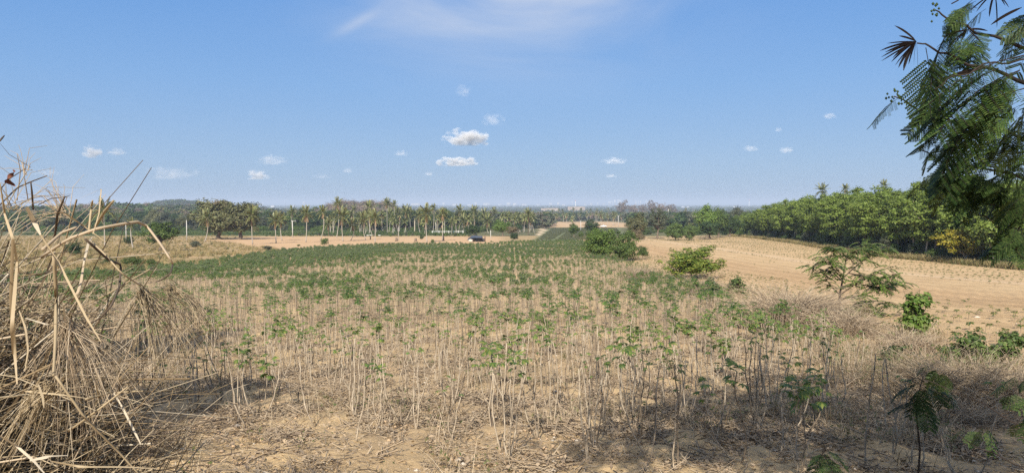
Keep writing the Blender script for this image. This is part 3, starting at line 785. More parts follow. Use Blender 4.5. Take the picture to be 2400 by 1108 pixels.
palm_px(963, 543, 499, "palm with light curved trunk left of the headless white trunk", wpx=22, dry=1, seed=26)
palm_px(985, 548, 507, "palm with yellow drooping fronds left of the big clearing palm", wpx=26, dry=4, seed=27)
palm_px(1001, 568, 501, "biggest palm of the clearing with wide green and dry fronds", wpx=38, dry=5, seed=28)
palm_px(1014, 549, 488, "small high palm head behind the biggest clearing palm", wpx=18, dry=1, seed=29)
palm_px(1037, 564, 503, "coconut palm with pale trunk and dark stump at its foot", wpx=26, dry=4, seed=30)
palm_px(1058, 551, 522, "low palm behind the white rail fence", wpx=20, dry=2, seed=31)
palm_px(1074, 549, 494, "tall straight palm at the end of the white rail fence", wpx=24, dry=2, seed=32)
palm_px(1086, 550, 518, "low spreading palm just left of the tree behind the hut", wpx=28, dry=2, seed=33)
palm_px(1108, 546, 497, "palm head above the tree behind the hut", wpx=26, dry=2, seed=34)
palm_px(1112, 544, 514, "lower palm head directly over the hut tree", wpx=30, dry=2, seed=35)
palm_px(1133, 541, 503, "palm between the hut tree and the light green tree", wpx=26, dry=2, seed=36)
palm_px(1145, 548, 518, "palm with dark drooping fronds left of the light green tree", wpx=32, dry=4, seed=37)
palm_px(1158, 536, 498, "palm with white trunk rising behind the light green tree", wpx=22, dry=2, seed=38)
palm_px(1238, 551, 504, "palm with a thick trunk overgrown by creepers near the path", wpx=26, dry=4, seed=39, brown=True)
palm_px(1569, 518, 497, "pale yellowish palm with twin trunks left of the tall right trees", wpx=20, dry=5, seed=40, group="single palms on the right")
palm_px(1924, 560, 447, "coconut palm rising above the left part of the rubber plantation", Y=205, wpx=30, dry=1, seed=41, group="single palms on the right")
palm_px(1986, 560, 444, "small fan palm head above the middle of the rubber plantation", Y=190, wpx=17, dry=0, seed=42, group="single palms on the right")
palm_px(2073, 560, 436, "fan palm head highest above the rubber plantation", Y=170, wpx=24, dry=1, seed=43, group="single palms on the right")
# far palm grove behind the sand plots
rp = np.random.default_rng(77)
G2 = "palms of the far grove behind the sand plots"
front = [(1295, 514), (1318, 514), (1333, 513), (1362, 514), (1377, 513), (1384, 512), (1399, 513), (1425, 507), (1462, 512), (1345, 512), (1310, 513), (1410, 512)]
for i, (px, b) in enumerate(front):
    palm_px(px, b, b - 20 + rp.normal() * 2, "slender palm in the front row of the far grove, sandy ground before it", G2, False, 200 + i, wpx=17, dry=2)
for i, (px, b, t) in enumerate([(1327, 522, 506), (1342, 525, 513), (1412, 525, 507)]):
    palm_px(px, b, t, ("squat palm standing alone on the sand plot beside the path field", "lowest palm on the sand plot, fronds near the ground", "short palm on the sand right above the white pickup")[i], G2, False, 230 + i, wpx=20, dry=2)
for i in range(62):
    px = 1175 + 330 * rp.random(); Yq = 640 + 420 * rp.random() ** 1.3
    if px < 1260: Yq = 430 + 300 * rp.random()
    x = (px - CX) / F_PX * Yq
    palm(x, Yq, 7.5 + 3.5 * rp.random(), "one of the palms packed behind the front row of the far grove" if px >= 1260 else "one of the palms behind the light green tree and the overgrown palm", G2 if px >= 1260 else "palms behind the light green tree", False, 260 + i, dry=2, spread=1.1)
for i in range(16):
    px = 1180 + 75 * rp.random(); Yq = 390 + 60 * rp.random(); x = (px - CX) / F_PX * Yq
    palm(x, Yq, 6.5 + 3 * rp.random(), "one of the palms behind the light green tree and the overgrown palm", "palms behind the light green tree", False, 400 + i, dry=2)
for i in range(26):
    px = 770 + 330 * rp.random(); Yq = 325 + 70 * rp.random(); x = (px - CX) / F_PX * Yq
    palm(x, Yq, 6 + 5 * rp.random(), "palm in the second row behind the sandy clearing", "palms in the second row behind the clearing", False, 430 + i, dry=2, spread=0.9)
# headless trunks
def bare_trunk(px, base, top, label, wpx=4.0, mat='palm_bark'):
    x, y = ground(px, base); hh = float(at(px, top, y)[2]) - h(x, y); w = wpx * m_per_px(y) / 2
    mb = MB(); mb.tube([(0, 0, -0.2), (0.02, 0, hh * .3), (-0.02, 0, hh * .7), (0, 0, hh)], [w * 1.5, w, w, w * 0.85], 8)
    o = mb.obj("dead_palm_trunk", M[mat], smooth=True); o.location = (x, y, h(x, y)); tag(o, label, "trunk", "headless palm trunks")
bare_trunk(972, 546, 512, "headless white palm trunk standing like a column", 2.6, 'bark_pale')
bare_trunk(934, 564, 532, "thin bare post-like trunk standing in the sandy clearing", 1.4)
bare_trunk(1021, 543, 520, "short headless pale trunk left of the white rail fence", 1.6)
bare_trunk(781, 550, 519, "bare white trunk behind the double trunk of the tallest palm", 2.0, 'bark_pale')
bare_trunk(1024, 548, 512, "tall headless trunk right of the biggest clearing palm", 1.4)

# ---------------------------------------------------------------- single trees and bushes
big = tree_px("broad_tree", 'dome', 1, 512, 561, 466, "left half of the big paired trees, crown tinged with ochre blossom", 108, wn=9.4)
bl = MB(); crown_cloud(bl, np.random.default_rng(88), (-1.0, -0.6, 8.3), (2.9, 2.9, 1.7), 24, 1300, 0.34, 0.24, csize=.35); bl.obj("blossom", M['ochre'], big)
tree_px("broad_tree", 'dome', 2, 564, 561, 470, "right half of the big paired trees, dense olive dome", 100, wn=9.4)
tree_px("round_tree", 'mid', 3, 377, 588, 517, "round dark green tree standing alone on the dry pasture", 84)
tree_px("broad_tree", 'dark', 4, 1110, 557, 524, "dark green tree right behind the farm hut", 40)
tree_px("broad_tree", 'light', 5, 1178, 553, 515, "light green spreading tree right of the hut", 42)
tree_px("broad_tree", 'ochre', 6, 1198, 553, 528, "brownish thin tree leaning on the light green tree", 32)
tree_px("leafy_bush", 'bush_dark', 1, 1205, 561, 544, "dark bush below the brownish tree", 24, cat="bush", wn=10.4)
tree_px("broad_tree", 'dark', 7, 1215, 548, 521, "dark tree between the light green tree and the overgrown palm", 26)
tree_px("bamboo_clump", 'bamboo', 1, 1285, 528, 507, "yellow green bamboo clump at the end of the path", 18, cat="bamboo", wn=6)
tree_px("small_tree", 'mid', 8, 1345, 557, 523, "small dark tree in front of the grey green field", 30)
tree_px("leafy_bush", 'bush', 2, 1362, 557, 540, "low bush at the foot of the small dark tree", 16, cat="bush", wn=10.4)
tree_px("dense_tree", 'dark', 9, 1386, 549, 513, "dense dark tree behind the large field bush", 36)
tree_px("large_bush", 'bush_light', 3, 1408, 605, 524, "large loose bush at the right edge of the field, left one of two", 90, cat="bush", wn=10.4)
tree_px("large_bush", 'bush', 4, 1461, 611, 535, "large glossy bush at the right edge of the field, right one of two", 70, cat="bush", wn=10.4)
tree_px("sapling", 'mid', 10, 1507, 608, 576, "small sapling between the large bushes and the yellow green bush", 30)
tree_px("large_bush", 'bush_yellow', 5, 1622, 652, 576, "yellow green bush on two stems in front of the ploughed field", 136, cat="bush", wn=10.4)
tree_px("broad_tree", 'olive', 11, 1493, 562, 497, "feathery olive tree behind the glossy bush", 54)
tree_px("leafy_bush", 'bush_brown', 6, 1493, 564, 535, "round brownish bush under the feathery olive tree", 34, cat="bush", wn=10.4)
tree_px("open_tree", 'open', 12, 1541, 560, 484, "grey green see-through tree with a visible trunk at the field end", 56)
tree_px("leafy_bush", 'bush', 7, 1583, 563, 517, "broad green bush right of the see-through tree", 48, cat="bush", wn=10.4)
tree_px("leafy_bush", 'bush', 8, 1616, 563, 522, "round bush beside the dark cypress-like tree", 34, cat="bush", wn=10.4)
tree_px("columnar_tree", 'cypress', 1, 1639, 550, 517, "dark narrow tree left of the tall right trees", 18, wn=4.6)
tree_px("broad_tree", 'light', 13, 1655, 558, 479, "tall light green tree first of the right tree line", 56)
tree_px("broad_tree", 'mid', 14, 1684, 557, 486, "green tree second of the right tree line", 52)
tree_px("broad_tree", 'dark', 15, 1664, 561, 514, "dark low tree under the tall light green one", 58)
tree_px("broad_tree", 'dark', 16, 1710, 555, 508, "dark low tree where the rubber plantation begins", 60)
tree_px("broad_tree", 'grey', 17, 1725, 550, 488, "greyish tree behind the beginning of the plantation", 46)
tree_px("leafy_bush", 'bush', 9, 761, 574, 554, "round green bush standing in the sandy clearing", 18, cat="bush", wn=10.4)
tree_px("leafy_bush", 'bush', 10, 1014, 570, 559, "small dark bush in the clearing near the biggest palm", 9, cat="bush", wn=10.4)
tree_px("leafy_bush", 'bush_dark', 11, 988, 561, 547, "dark shrub with brown base behind the biggest palm", 11, cat="bush", wn=10.4)
tree_px("leafy_bush", 'bush', 12, 311, 624, 597, "green shrub at the left corner of the cassava field", 44, cat="bush", wn=10.4)
tree_px("leafy_bush", 'bush_dark', 13, 255, 621, 603, "dark shrub behind the dry grass left of the green shrub", 32, cat="bush", wn=10.4)
tree_px("leafy_bush", 'bush', 14, 355, 626, 605, "leafy shrub right of the green corner shrub", 28, cat="bush", wn=10.4)
tree_px("leafy_bush", 'bush_grey', 15, 457, 579, 564, "grey green shrub on the dry pasture under the paired trees", 30, cat="bush", wn=10.4)
tree_px("leafy_bush", 'bush_dark', 16, 302, 572, 551, "dark shrub left of the round dark tree", 22, cat="bush", wn=10.4)
tree_px("leafy_bush", 'bush_dark', 17, 172, 598, 560, "dark shrub deep behind the dry grass", 40, cat="bush", wn=10.4)
tree_px("leafy_bush", 'bush', 18, 700, 577, 572, "tiny bush at the front edge of the clearing left of the round one", 9, cat="bush", wn=10.4)
tree_px("leafy_bush", 'bush_grey', 19, 627, 587, 574, "grey weed bush on the pasture left of the clearing", 24, cat="bush", wn=10.4)
tree_px("bamboo_clump", 'bamboo', 2, 1605, 516, 489, "yellow bamboo clump far behind the broad green bush", 14, cat="bamboo", wn=6, Y=560)
for i, (px, b, t, w, lab) in enumerate([(1459, 512, 470, 34, "russet leafless tree right of the city towers"), (1484, 512, 477, 26, "thin russet tree between two city tower clusters"), (1506, 512, 476, 26, "russet crown with an orange tinge before the city"), (1529, 514, 470, 34, "dark topped leafless tree in front of the last towers"), (1549, 514, 473, 24, "thin leafless tree above the see-through tree"), (1572, 515, 476, 34, "broad leafless tree right of the see-through tree")]):
    tree_px("leafless_tree", 'russet', 1 + i % 3, px, b, t, lab, w, "leafless trees before the far city", wn=9)

tone = {'dark': 'dark green', 'mid': 'green', 'grey': 'greyish', 'tall_mid': 'slim green', 'olive': 'olive'}
def size_word(v, a, b): return "low" if v < a else "mid-sized" if v < b else "tall"
def valley(px):
    for lim, s in ((170, "behind the dry grass clump"), (290, "around the leftmost palm"), (430, "behind the round dark tree"), (520, "left of the paired trees"), (640, "right of the paired trees"), (730, "behind the bright green palms"), (800, "behind the tallest palm"), (880, "behind mid clearing"), (960, "behind the very tall palm"), (1040, "behind the biggest clearing palm"), (1130, "behind the farm hut"), (1260, "behind the light green tree"), (1540, "behind the feathery olive tree"), (1600, "behind the see-through tree"), (1660, "behind the cypress-like tree"), (1720, "behind the tall right trees")):
        if px < lim: return s
    return "beside the plantation start"
# dark wood behind the green crop strip: front trees one by one
rw = np.random.default_rng(55)
for i in range(58):
    px = 520 + 600 * (i + rw.random()) / 58; Yq = 428 + 40 * rw.random()
    x = (px - CX) / F_PX * Yq
    k_ = ('dark', 'mid', 'dark', 'grey', 'tall_mid')[int(rw.integers(5))]; hh = 9.5 + 5 * rw.random()
    tree("wood_tree", k_, 1 + int(rw.integers(3)), x, Yq, hh, f"{size_word(hh, 11, 13.3)} {tone[k_]} tree at the edge of the dark wood, {valley(px)}", "front trees of the dark wood", 1.15)
for i in range(34):
    px = 40 + 480 * (i + rw.random()) / 34; Yq = 430 + 70 * rw.random()
    x = (px - CX) / F_PX * Yq
    k_ = ('dark', 'grey', 'olive', 'mid')[int(rw.integers(4))]; hh = 9 + 5 * rw.random()
    tree("wood_tree", k_, 1 + int(rw.integers(3)), x, Yq, hh, f"{size_word(hh, 10.5, 12.7)} {tone[k_]} tree in the wood behind the pasture, {valley(px)}", "front trees of the left wood", 1.2)
for i in range(44):
    px = 1480 + 300 * rw.random(); Yq = 420 + 330 * rw.random() ** 1.4
    x = (px - CX) / F_PX * Yq
    if px < 1530 and Yq < 620: Yq = 640; x = (px - CX) / F_PX * Yq
    k_ = ('dark', 'mid', 'grey', 'tall_mid')[int(rw.integers(4))]; hh = 8 + 6 * rw.random()
    tree("wood_tree", k_, 1 + int(rw.integers(3)), x, Yq, hh, f"{size_word(hh, 10, 12)} {tone[k_]} tree in the far wood, {valley(px)}", "far trees behind the ploughed field", 1.1)

# rubber plantation: two front rows tree by tree
rr_ = np.random.default_rng(31)
ys_ = []
y_ = 86.0
while y_ < 330: ys_.append(y_); y_ += 2.5 + y_ / 260 + rr_.random() * 1.6
for row, (off, lab) in enumerate(((4.0, "front"), (8.5, "second"), (13.5, "third"))):
    for i, y_ in enumerate(ys_):
        yy = y_ + rr_.normal() * 0.8 + row * 1.2; x = float(verge_x(yy)) + off + rr_.normal() * 0.7
        if px_of(x, yy) > 2440 or px_of(x, yy) < 1700 or (row < 2 and 104 < yy < 114): continue
        hh = (10.5 + 2.2 * rr_.random()) * (0.78 if yy > 270 else 0.93 if yy > 220 else 1.0) * (1 + 0.06 * row)
        k_ = 1 + int(rr_.integers(6)); pq = px_of(x, yy)
        seg = "at its far end" if pq < 1780 else "left of the coconut palm" if pq < 1890 else "below the coconut palm" if pq < 1960 else "below the small fan palm" if pq < 2030 else "below the high fan palm" if pq < 2120 else "left of the yellow tree" if pq < 2200 else "at the yellow tree" if pq < 2310 else "behind the overhanging branches"
        tree("rubber_tree", 'rubber', k_, x, yy, hh, f"{size_word(hh, 9, 10.8)} rubber tree with {('pale', 'brown', 'yellowish')[k_ % 3]} trunk, {lab} row of the plantation, {seg}", ("front row of the rubber plantation", "second row of the rubber plantation", "third row of the rubber plantation")[row], 0.95 + 0.25 * rr_.random())
tree("yellow_tree", 'yellow', 1, 69.6, 109.0, 8.0, "tree with bright yellow leaves at the edge of the rubber plantation", None, 1.15, sink=0.9)
tree("yellow_tree", 'yellowgreen', 2, 79.5, 113.0, 10.5, "yellow green tree behind the bright yellow one", None, 0.75)
tree("yellow_tree", 'yellowgreen', 3, 72.0, 124.0, 8.2, "small greenish tree left of the bright yellow one", None, 0.5)
tree("dark_tree", 'tall_mid', 4, *ground(1965, 577), 9.5, "dense leafy tree in front of the rubber rows, low branches", None, 0.9)
pts, sc = [], []
for y_ in np.arange(90, 420, 4.2):
    for k in range(4, 26):
        x = float(verge_x(y_)) + k * 4.5 + rr_.normal() * 0.8
        if 1650 < px_of(x, y_) < 2460: pts.append((x, y_, h(x, y_) - 0.2)); sc.append((1.04 + 0.22 * rr_.random() + 0.012 * k) * (0.8 if y_ > 260 else 1))
RUB = []
for i in range(1, 5):
    mb = MB(); tm, cm = tree_mesh('rubber', i)
    RUB.append(cm)
scatter("rubber_wood", pts, rr_.random(len(pts)) * 6.28, sc, RUB)

# far woodland: one mass
def woodland():
    r = np.random.default_rng(8)
    lo = []
    for k, (leaf, n) in enumerate((('dark', 560), ('grey', 560), ('mid', 560), ('russet', 1100), ('olive', 560))):
        mb = MB(); rq = np.random.default_rng(60 + k)
        crown_cloud(mb, rq, (0, 0, 5.6), (4.6, 4.6, 4.2), 30, n, 1.5 if leaf != 'russet' else 1.6, 1.0 if leaf != 'russet' else .22, csize=0.34); lo.append(mb.mesh("wood_crown", M[leaf]))
    P, S, I = [], [], []
    def area(n, pfun, hsc, wts):
        for _ in range(n):
            x, y = pfun()
            P.append((x, y, h(x, y) - 0.5)); S.append(hsc * (0.75 + 0.6 * r.random())); I.append(r.choice(5, p=wts))
    def polar(p0, p1, y0, y1, pw=1.0):
        def f():
            y = y0 + (y1 - y0) * r.random() ** pw; return ((p0 + (p1 - p0) * r.random()) - CX) / F_PX * y, y
        return f
    area(1500, polar(-100, 620, 520, 1150), 1.15, [.2, .38, .2, .1, .12])
    area(900, polar(480, 1180, 470, 800), 1.05, [.3, .25, .25, .1, .1])
    area(260, polar(770, 915, 640, 900), 1.35, [.05, .1, .05, .75, .05])
    area(700, polar(1080, 1290, 520, 1100), 1.0, [.2, .3, .2, .2, .1])
    area(1100, polar(1260, 1760, 930, 1700), 1.0, [.3, .3, .25, .1, .05])
    area(900, polar(1480, 1800, 480, 1000), 1.0, [.3, .3, .25, .08, .07])
    area(700, polar(-100, 700, 1150, 2400), 1.15, [.3, .4, .2, .05, .05])
    area(600, polar(330, 480, 1600, 2000), 1.1, [.3, .4, .2, .05, .05])
    area(3600, polar(400, 1900, 1300, 5200, 0.8), 1.05, [.35, .3, .25, .05, .05])
    area(3800, polar(-150, 2500, 3500, 9500, 0.8), 1.5, [.4, .3, .25, .03, .02])
    scatter("far_woodland", P, r.random(len(P)) * 6.28, S, lo, idx=np.array(I))
woodland()

# ---------------------------------------------------------------- far city
def valley2(px):
    for lim, s in ((700, "above the bright green palms"), (770, "above the first clearing palms"), (850, "right of the tallest palm"), (950, "above the very tall palm"), (1020, "above the biggest clearing palm"), (1090, "above the rail fence palms"), (1130, "above the hut"), (1180, "above the light green tree"), (1230, "above the overgrown palm"), (1300, "above the path end"), (1380, "above the far grove"), (1450, "below the tower cluster"), (1650, "right of the leafless trees")):
        if px < lim: return s
    return "left of the plantation"
def city():
    r = np.random.default_rng(14)
    wall = [plain_mat("pale tower wall", c, 0.7, 0.04, 0.02) for c in ((0.42, 0.415, 0.41), (0.38, 0.38, 0.39), (0.44, 0.42, 0.40), (0.30, 0.32, 0.35))]
    twall = [plain_mat("pale tower facade", c, 0.7, 0.04, 0.02) for c in ((0.60, 0.59, 0.58), (0.52, 0.52, 0.54), (0.64, 0.61, 0.57), (0.40, 0.43, 0.47))]
    win = plain_mat("window bands", (0.16, 0.20, 0.25), 0.3, 0.05)
    def tower(px, top, wpx, Y, label, grp, name="city_tower", low=False):
        x = (px - CX) / F_PX * Y; g = h(x, Y); w = wpx * Y / F_PX; hh = float(at(px, top, Y)[2]) - g
        o = thing(name, label, "building", (x, Y, g), r.normal() * 0.2, grp)
        b, wd = MB(), MB()
        b.box((0, 0, hh / 2), (w, w * 0.8, hh)); 
        if not low:
            b.box((0.1 * w, 0, hh + 2), (w * 0.4, w * 0.35, 4.0))
            for k in range(int(hh / 14)): wd.box((0, -w * 0.4 - 0.15, 8 + k * 14), (w * 0.86, 0.6, 4.5))
        else:
            b.add([(-w / 2, -w * .4, hh), (w / 2, -w * .4, hh), (w / 2, w * .4, hh), (-w / 2, w * .4, hh), (-w / 2, 0, hh * 1.25), (w / 2, 0, hh * 1.25)], [(0, 1, 5, 4), (2, 3, 4, 5)])
            wd.box((0, -w * 0.4 - 0.15, hh * 0.45), (w * 0.9, 0.5, hh * 0.25))
        b.obj("wall", (wall if low else twall)[int(r.integers(4))], o); wd.obj("window_band", win, o)
    for px, top, w in ((1427, 473, 3), (1431, 471, 3.4), (1435, 472, 2.6), (1441, 467.5, 3.2), (1449, 468, 4), (1453, 469, 3), (1462, 471, 3)):
        tower(px, top, w, 11000, "pale tower of the dense cluster on the horizon left of the russet trees", "towers of the dense far cluster")
    for px, top, w in ((1490, 471, 2.4), (1496, 470, 2.4), (1501, 471.5, 2.2), (1514, 469, 2.6), (1518, 473, 2.4)):
        tower(px, top, w, 11500, "pale tower on the horizon between the leafless trees", "towers between the leafless trees")
    for px, top, w, lab in ((607, 474, 4, "left slab of two pale towers right of the paired trees"), (617, 475, 2.6, "thin tower next to the pale slab right of the paired trees"), (669, 467.5, 1.6, "needle-like tower on the horizon above the bright green palms"), (713, 473, 5, "arched white tower on the horizon above the first clearing palm"), (816, 475, 3, "left of two pale towers right of the tallest palm"), (826, 474.5, 4.4, "right of two pale towers right of the tallest palm"), (1341, 472, 1.8, "thin dark tower on the horizon over the far grove"), (1400, 474.5, 2.6, "single white tower left of the dense cluster"), (2097, 470, 4, "pale block above the plantation"), (1755, 476, 1.4, "thin pale tower left of the plantation")):
        tower(px, top, w, 10500, lab, "single towers on the horizon")
    for px, top, w in ((724, 479.5, 9), (760, 480, 10), (975, 477.5, 20), (1000, 479, 8), (1066, 478.5, 14), (1100, 480, 10), (1140, 477.5, 15), (1172, 478.5, 10), (1192, 476.5, 9), (1206, 477.5, 8), (1228, 479, 12), (1262, 479, 10), (1308, 476, 4), (1320, 480, 8), (1372, 479, 6), (1600, 484, 7), (1612, 484.5, 3), (1720, 484, 6), (860, 479, 10), (930, 478.5, 14), (1040, 476.5, 5), (1115, 476, 5), (1290, 477, 6), (1415, 477.5, 6), (1385, 477.5, 5), (640, 483, 8), (690, 482, 7), (740, 486, 9), (790, 483, 6)):
        tower(px, top, w, 8200 if top < 482 else 4600, f"{'long' if w > 9 else 'small'} pale building in the hazy plain, {valley2(px)}", "low white buildings in the plain", "far_building", True)
    # quarry banks: pale earth faces in the plain
    for px0, px1, yb, yt, Y, lab in ((1268, 1309, 490.5, 488, 2600, "long low pale bank of bare earth far behind the palm grove"), (1331, 1372, 487.5, 484.2, 2900, "higher orange bank of bare earth far behind the palm grove")):
        a, b_ = at(px0, yb, Y), at(px1, yb, Y); t = at(px0, yt, Y)[2]; z0 = -45.0; n = 14
        X = np.linspace(a[0], b_[0], n); top = t + 1.2 * fbm(X / 12, X * 0, 3, 5); mb = MB()
        V = np.concatenate([np.stack([X, np.full(n, Y), np.full(n, z0)], 1), np.stack([X, np.full(n, Y + 14), top], 1), np.stack([X, np.full(n, Y + 60), top - 1], 1), np.stack([X, np.full(n, Y + 90), np.full(n, z0)], 1)])
        i = np.arange(n - 1)
        mb.add(V, np.concatenate([np.stack([i + k * n, i + 1 + k * n, i + 1 + (k + 1) * n, i + (k + 1) * n], 1) for k in range(3)]))
        tag(mb.obj("earth_bank", bark_mat("bare earth", (0.22, 0.17, 0.125), (0.30, 0.24, 0.18), 0.05)), lab, "earth bank", kind='structure')
    # lattice masts
    for px, base, top, Y, lab in ((1348.5, 487, 471, 3200, "red and white radio mast behind the far grove"), (1755, 484, 470, 5200, "thin radio mast on the horizon left of the plantation")):
        x = (px - CX) / F_PX * Y; g = h(x, Y); hh = float(at(px, top, Y)[2]) - g
        o = thing("radio_mast", lab, "mast", (x, Y, g)); mb = MB(); w = 1.6 * Y / 3200
        for sx, sy in ((-1, -1), (1, -1), (0, 1)): mb.tube([(sx * w, sy * w, 0), (sx * w * .4, sy * w * .4, hh)], w * 0.22, 4)
        for k in range(8):
            z = hh * (k + .5) / 8; q = w * (1 - .6 * (k + .5) / 8)
            mb.tube([(-q, -q, z), (q, -q, z + hh / 16)], w * .2, 4); mb.tube([(q, -q, z), (0, q, z + hh / 16)], w * .2, 4)
        mb.obj("lattice", M['white'], o)
        rb = MB(); rb.box((0, 0, hh + w), (w * 1.6, w * 1.6, w * 2)); rb.obj("top_beacon", plain_mat("red paint", (0.5, 0.09, 0.06)), o)
city()

# ---------------------------------------------------------------- poles, fence, hut, pickup
def pole(px, base, top, label, arm=False, wpx=1.7):
    x, y = ground(px, base); g = h(x, y); hh = float(at(px, top, y)[2]) - g; w = wpx * m_per_px(y) / 2
    o = thing("utility_pole", label, "pole", (x, y, g), 0, "concrete poles across the valley")
    mb = MB(); mb.box((0, 0, hh / 2 - .2), (w * 2, w * 1.7, hh + .4), 0, 0, 0.7); mb.obj("post", M['concrete'], o)
    if arm:
        mb = MB(); mb.box((0.45, 0, hh - 0.25), (1.9, 0.1, 0.11)); mb.obj("crossarm", M['concrete'], o)
        for k in (-0.4, 0.6, 1.3):
            mb = MB(); mb.tube([(k, 0, hh - .17), (k, 0, hh + .12)], [0.06, 0.09, 0.05], 6); mb.obj("insulator", M['white'], o)
pole(296, 566, 521, "slightly leaning concrete pole left of the round dark tree")
pole(438, 563, 516, "tall concrete pole between the round dark tree and the paired trees")
pole(686, 557, 517, "concrete pole with a crossarm left of the sandy clearing", True)
pole(1150, 559, 540, "short white post between hut and light green tree", False, 1.6)
pole(1246, 538, 530, "short pale post beside the path", False, 1.6)
pole(1260, 527, 509, "pale pole at the left end of the sand plots", False, 2)
pole(1301, 536, 516, "thin grey pole at the near edge of the sand plots", False, 1.2)
pole(1449, 532, 505, "thin pole with a crossarm on the sand right of the pickup", True, 1.2)
pole(1566, 522, 490, "thin pale pole beside the yellowish palm", False, 1.6)
pole(1625, 521, 511, "short white post left of the tall right trees", False, 1.8)
pole(1361, 541, 516, "thin wooden pole on the grey green field", False, 1.2)

def fence():
    pts = [ground(px, 550) for px in (1013, 1029, 1041, 1052, 1063, 1074, 1085)]
    o = thing("rail_fence", "white rail fence with tall posts in front of the palms", "fence", (pts[0][0], pts[0][1], h(*pts[0])))
    x0, y0 = pts[0]; g0 = h(x0, y0)
    mb = MB(); mb.box((0, 0, 0.85), (0.22, 0.2, 2.1)); me = mb.mesh("post", M['white'])
    for x, y in pts:
        p = link("post", me, o); p.location = (x - x0, y - y0, h(x, y) - g0)
    for z in (1.55,):
        for (xa, ya), (xb, yb) in zip(pts[:-1], pts[1:]):
            mb = MB(); mb.tube([(xa - x0, ya - y0 - 0.14, h(xa, ya) - g0 + z), (xb - x0, yb - y0 - 0.14, h(xb, yb) - g0 + z)], 0.10, 5); mb.obj("rail", M['white'], o)
fence()
for px0, px1, yb, wz, lab in ((858, 893, 552, 0.2, "low pale concrete kerb behind mid clearing"), (914, 953, 548.5, 0.18, "low pale concrete kerb behind the very tall palm")):
    a, b_ = ground(px0, yb), ground(px1, yb - (1.5 if px0 > 900 else 0)); mb = MB()
    n = 6; X = np.linspace(a[0], b_[0], n); Yv = np.linspace(a[1], b_[1], n)
    for i in range(n - 1):
        xm, ym = (X[i] + X[i + 1]) / 2, (Yv[i] + Yv[i + 1]) / 2
        mb.box((xm, ym, h(xm, ym) + wz / 2), (X[i + 1] - X[i] - 0.03, 0.3, wz + .2), math.atan2(Yv[i + 1] - Yv[i], X[i + 1] - X[i]))
    tag(mb.obj("concrete_kerb", M['concrete']), lab, "kerb")
for i, (px, b, t, w, lab) in enumerate(((929, 565, 557, 7, "pale tree stump beside the bare post in the clearing"), (974, 565, 558, 7, "pale tree stump left of the biggest palm"), (868, 561, 553, 3, "dark thin stump behind mid clearing"), (1039, 564, 552, 5, "dark burnt stump at the foot of a clearing palm"))):
    x, y = ground(px, b); s = m_per_px(y); mb = MB(); w_, hh = w * s / 2, (b - t) * s; th = np.linspace(0, 6.28, 11)[:-1]
    P = [(0, 0, -0.2), (0.05, 0, hh * .5), (0, 0, hh)]
    mb.tube(P, [w_, w_ * .8, w_ * .75], 9); mb.tube([(w_ * .6, 0, 0.1), (w_ * 1.4, 0.2, -0.1)], [w_ * .35, w_ * .1], 5); mb.tube([(-w_ * .6, 0, 0.1), (-w_ * 1.3, -0.3, -0.1)], [w_ * .35, w_ * .1], 5)
    o = mb.obj("tree_stump", M['bark' if i < 2 else 'bark_dark']); o.location = (x, y, h(x, y)); tag(o, lab, "stump")

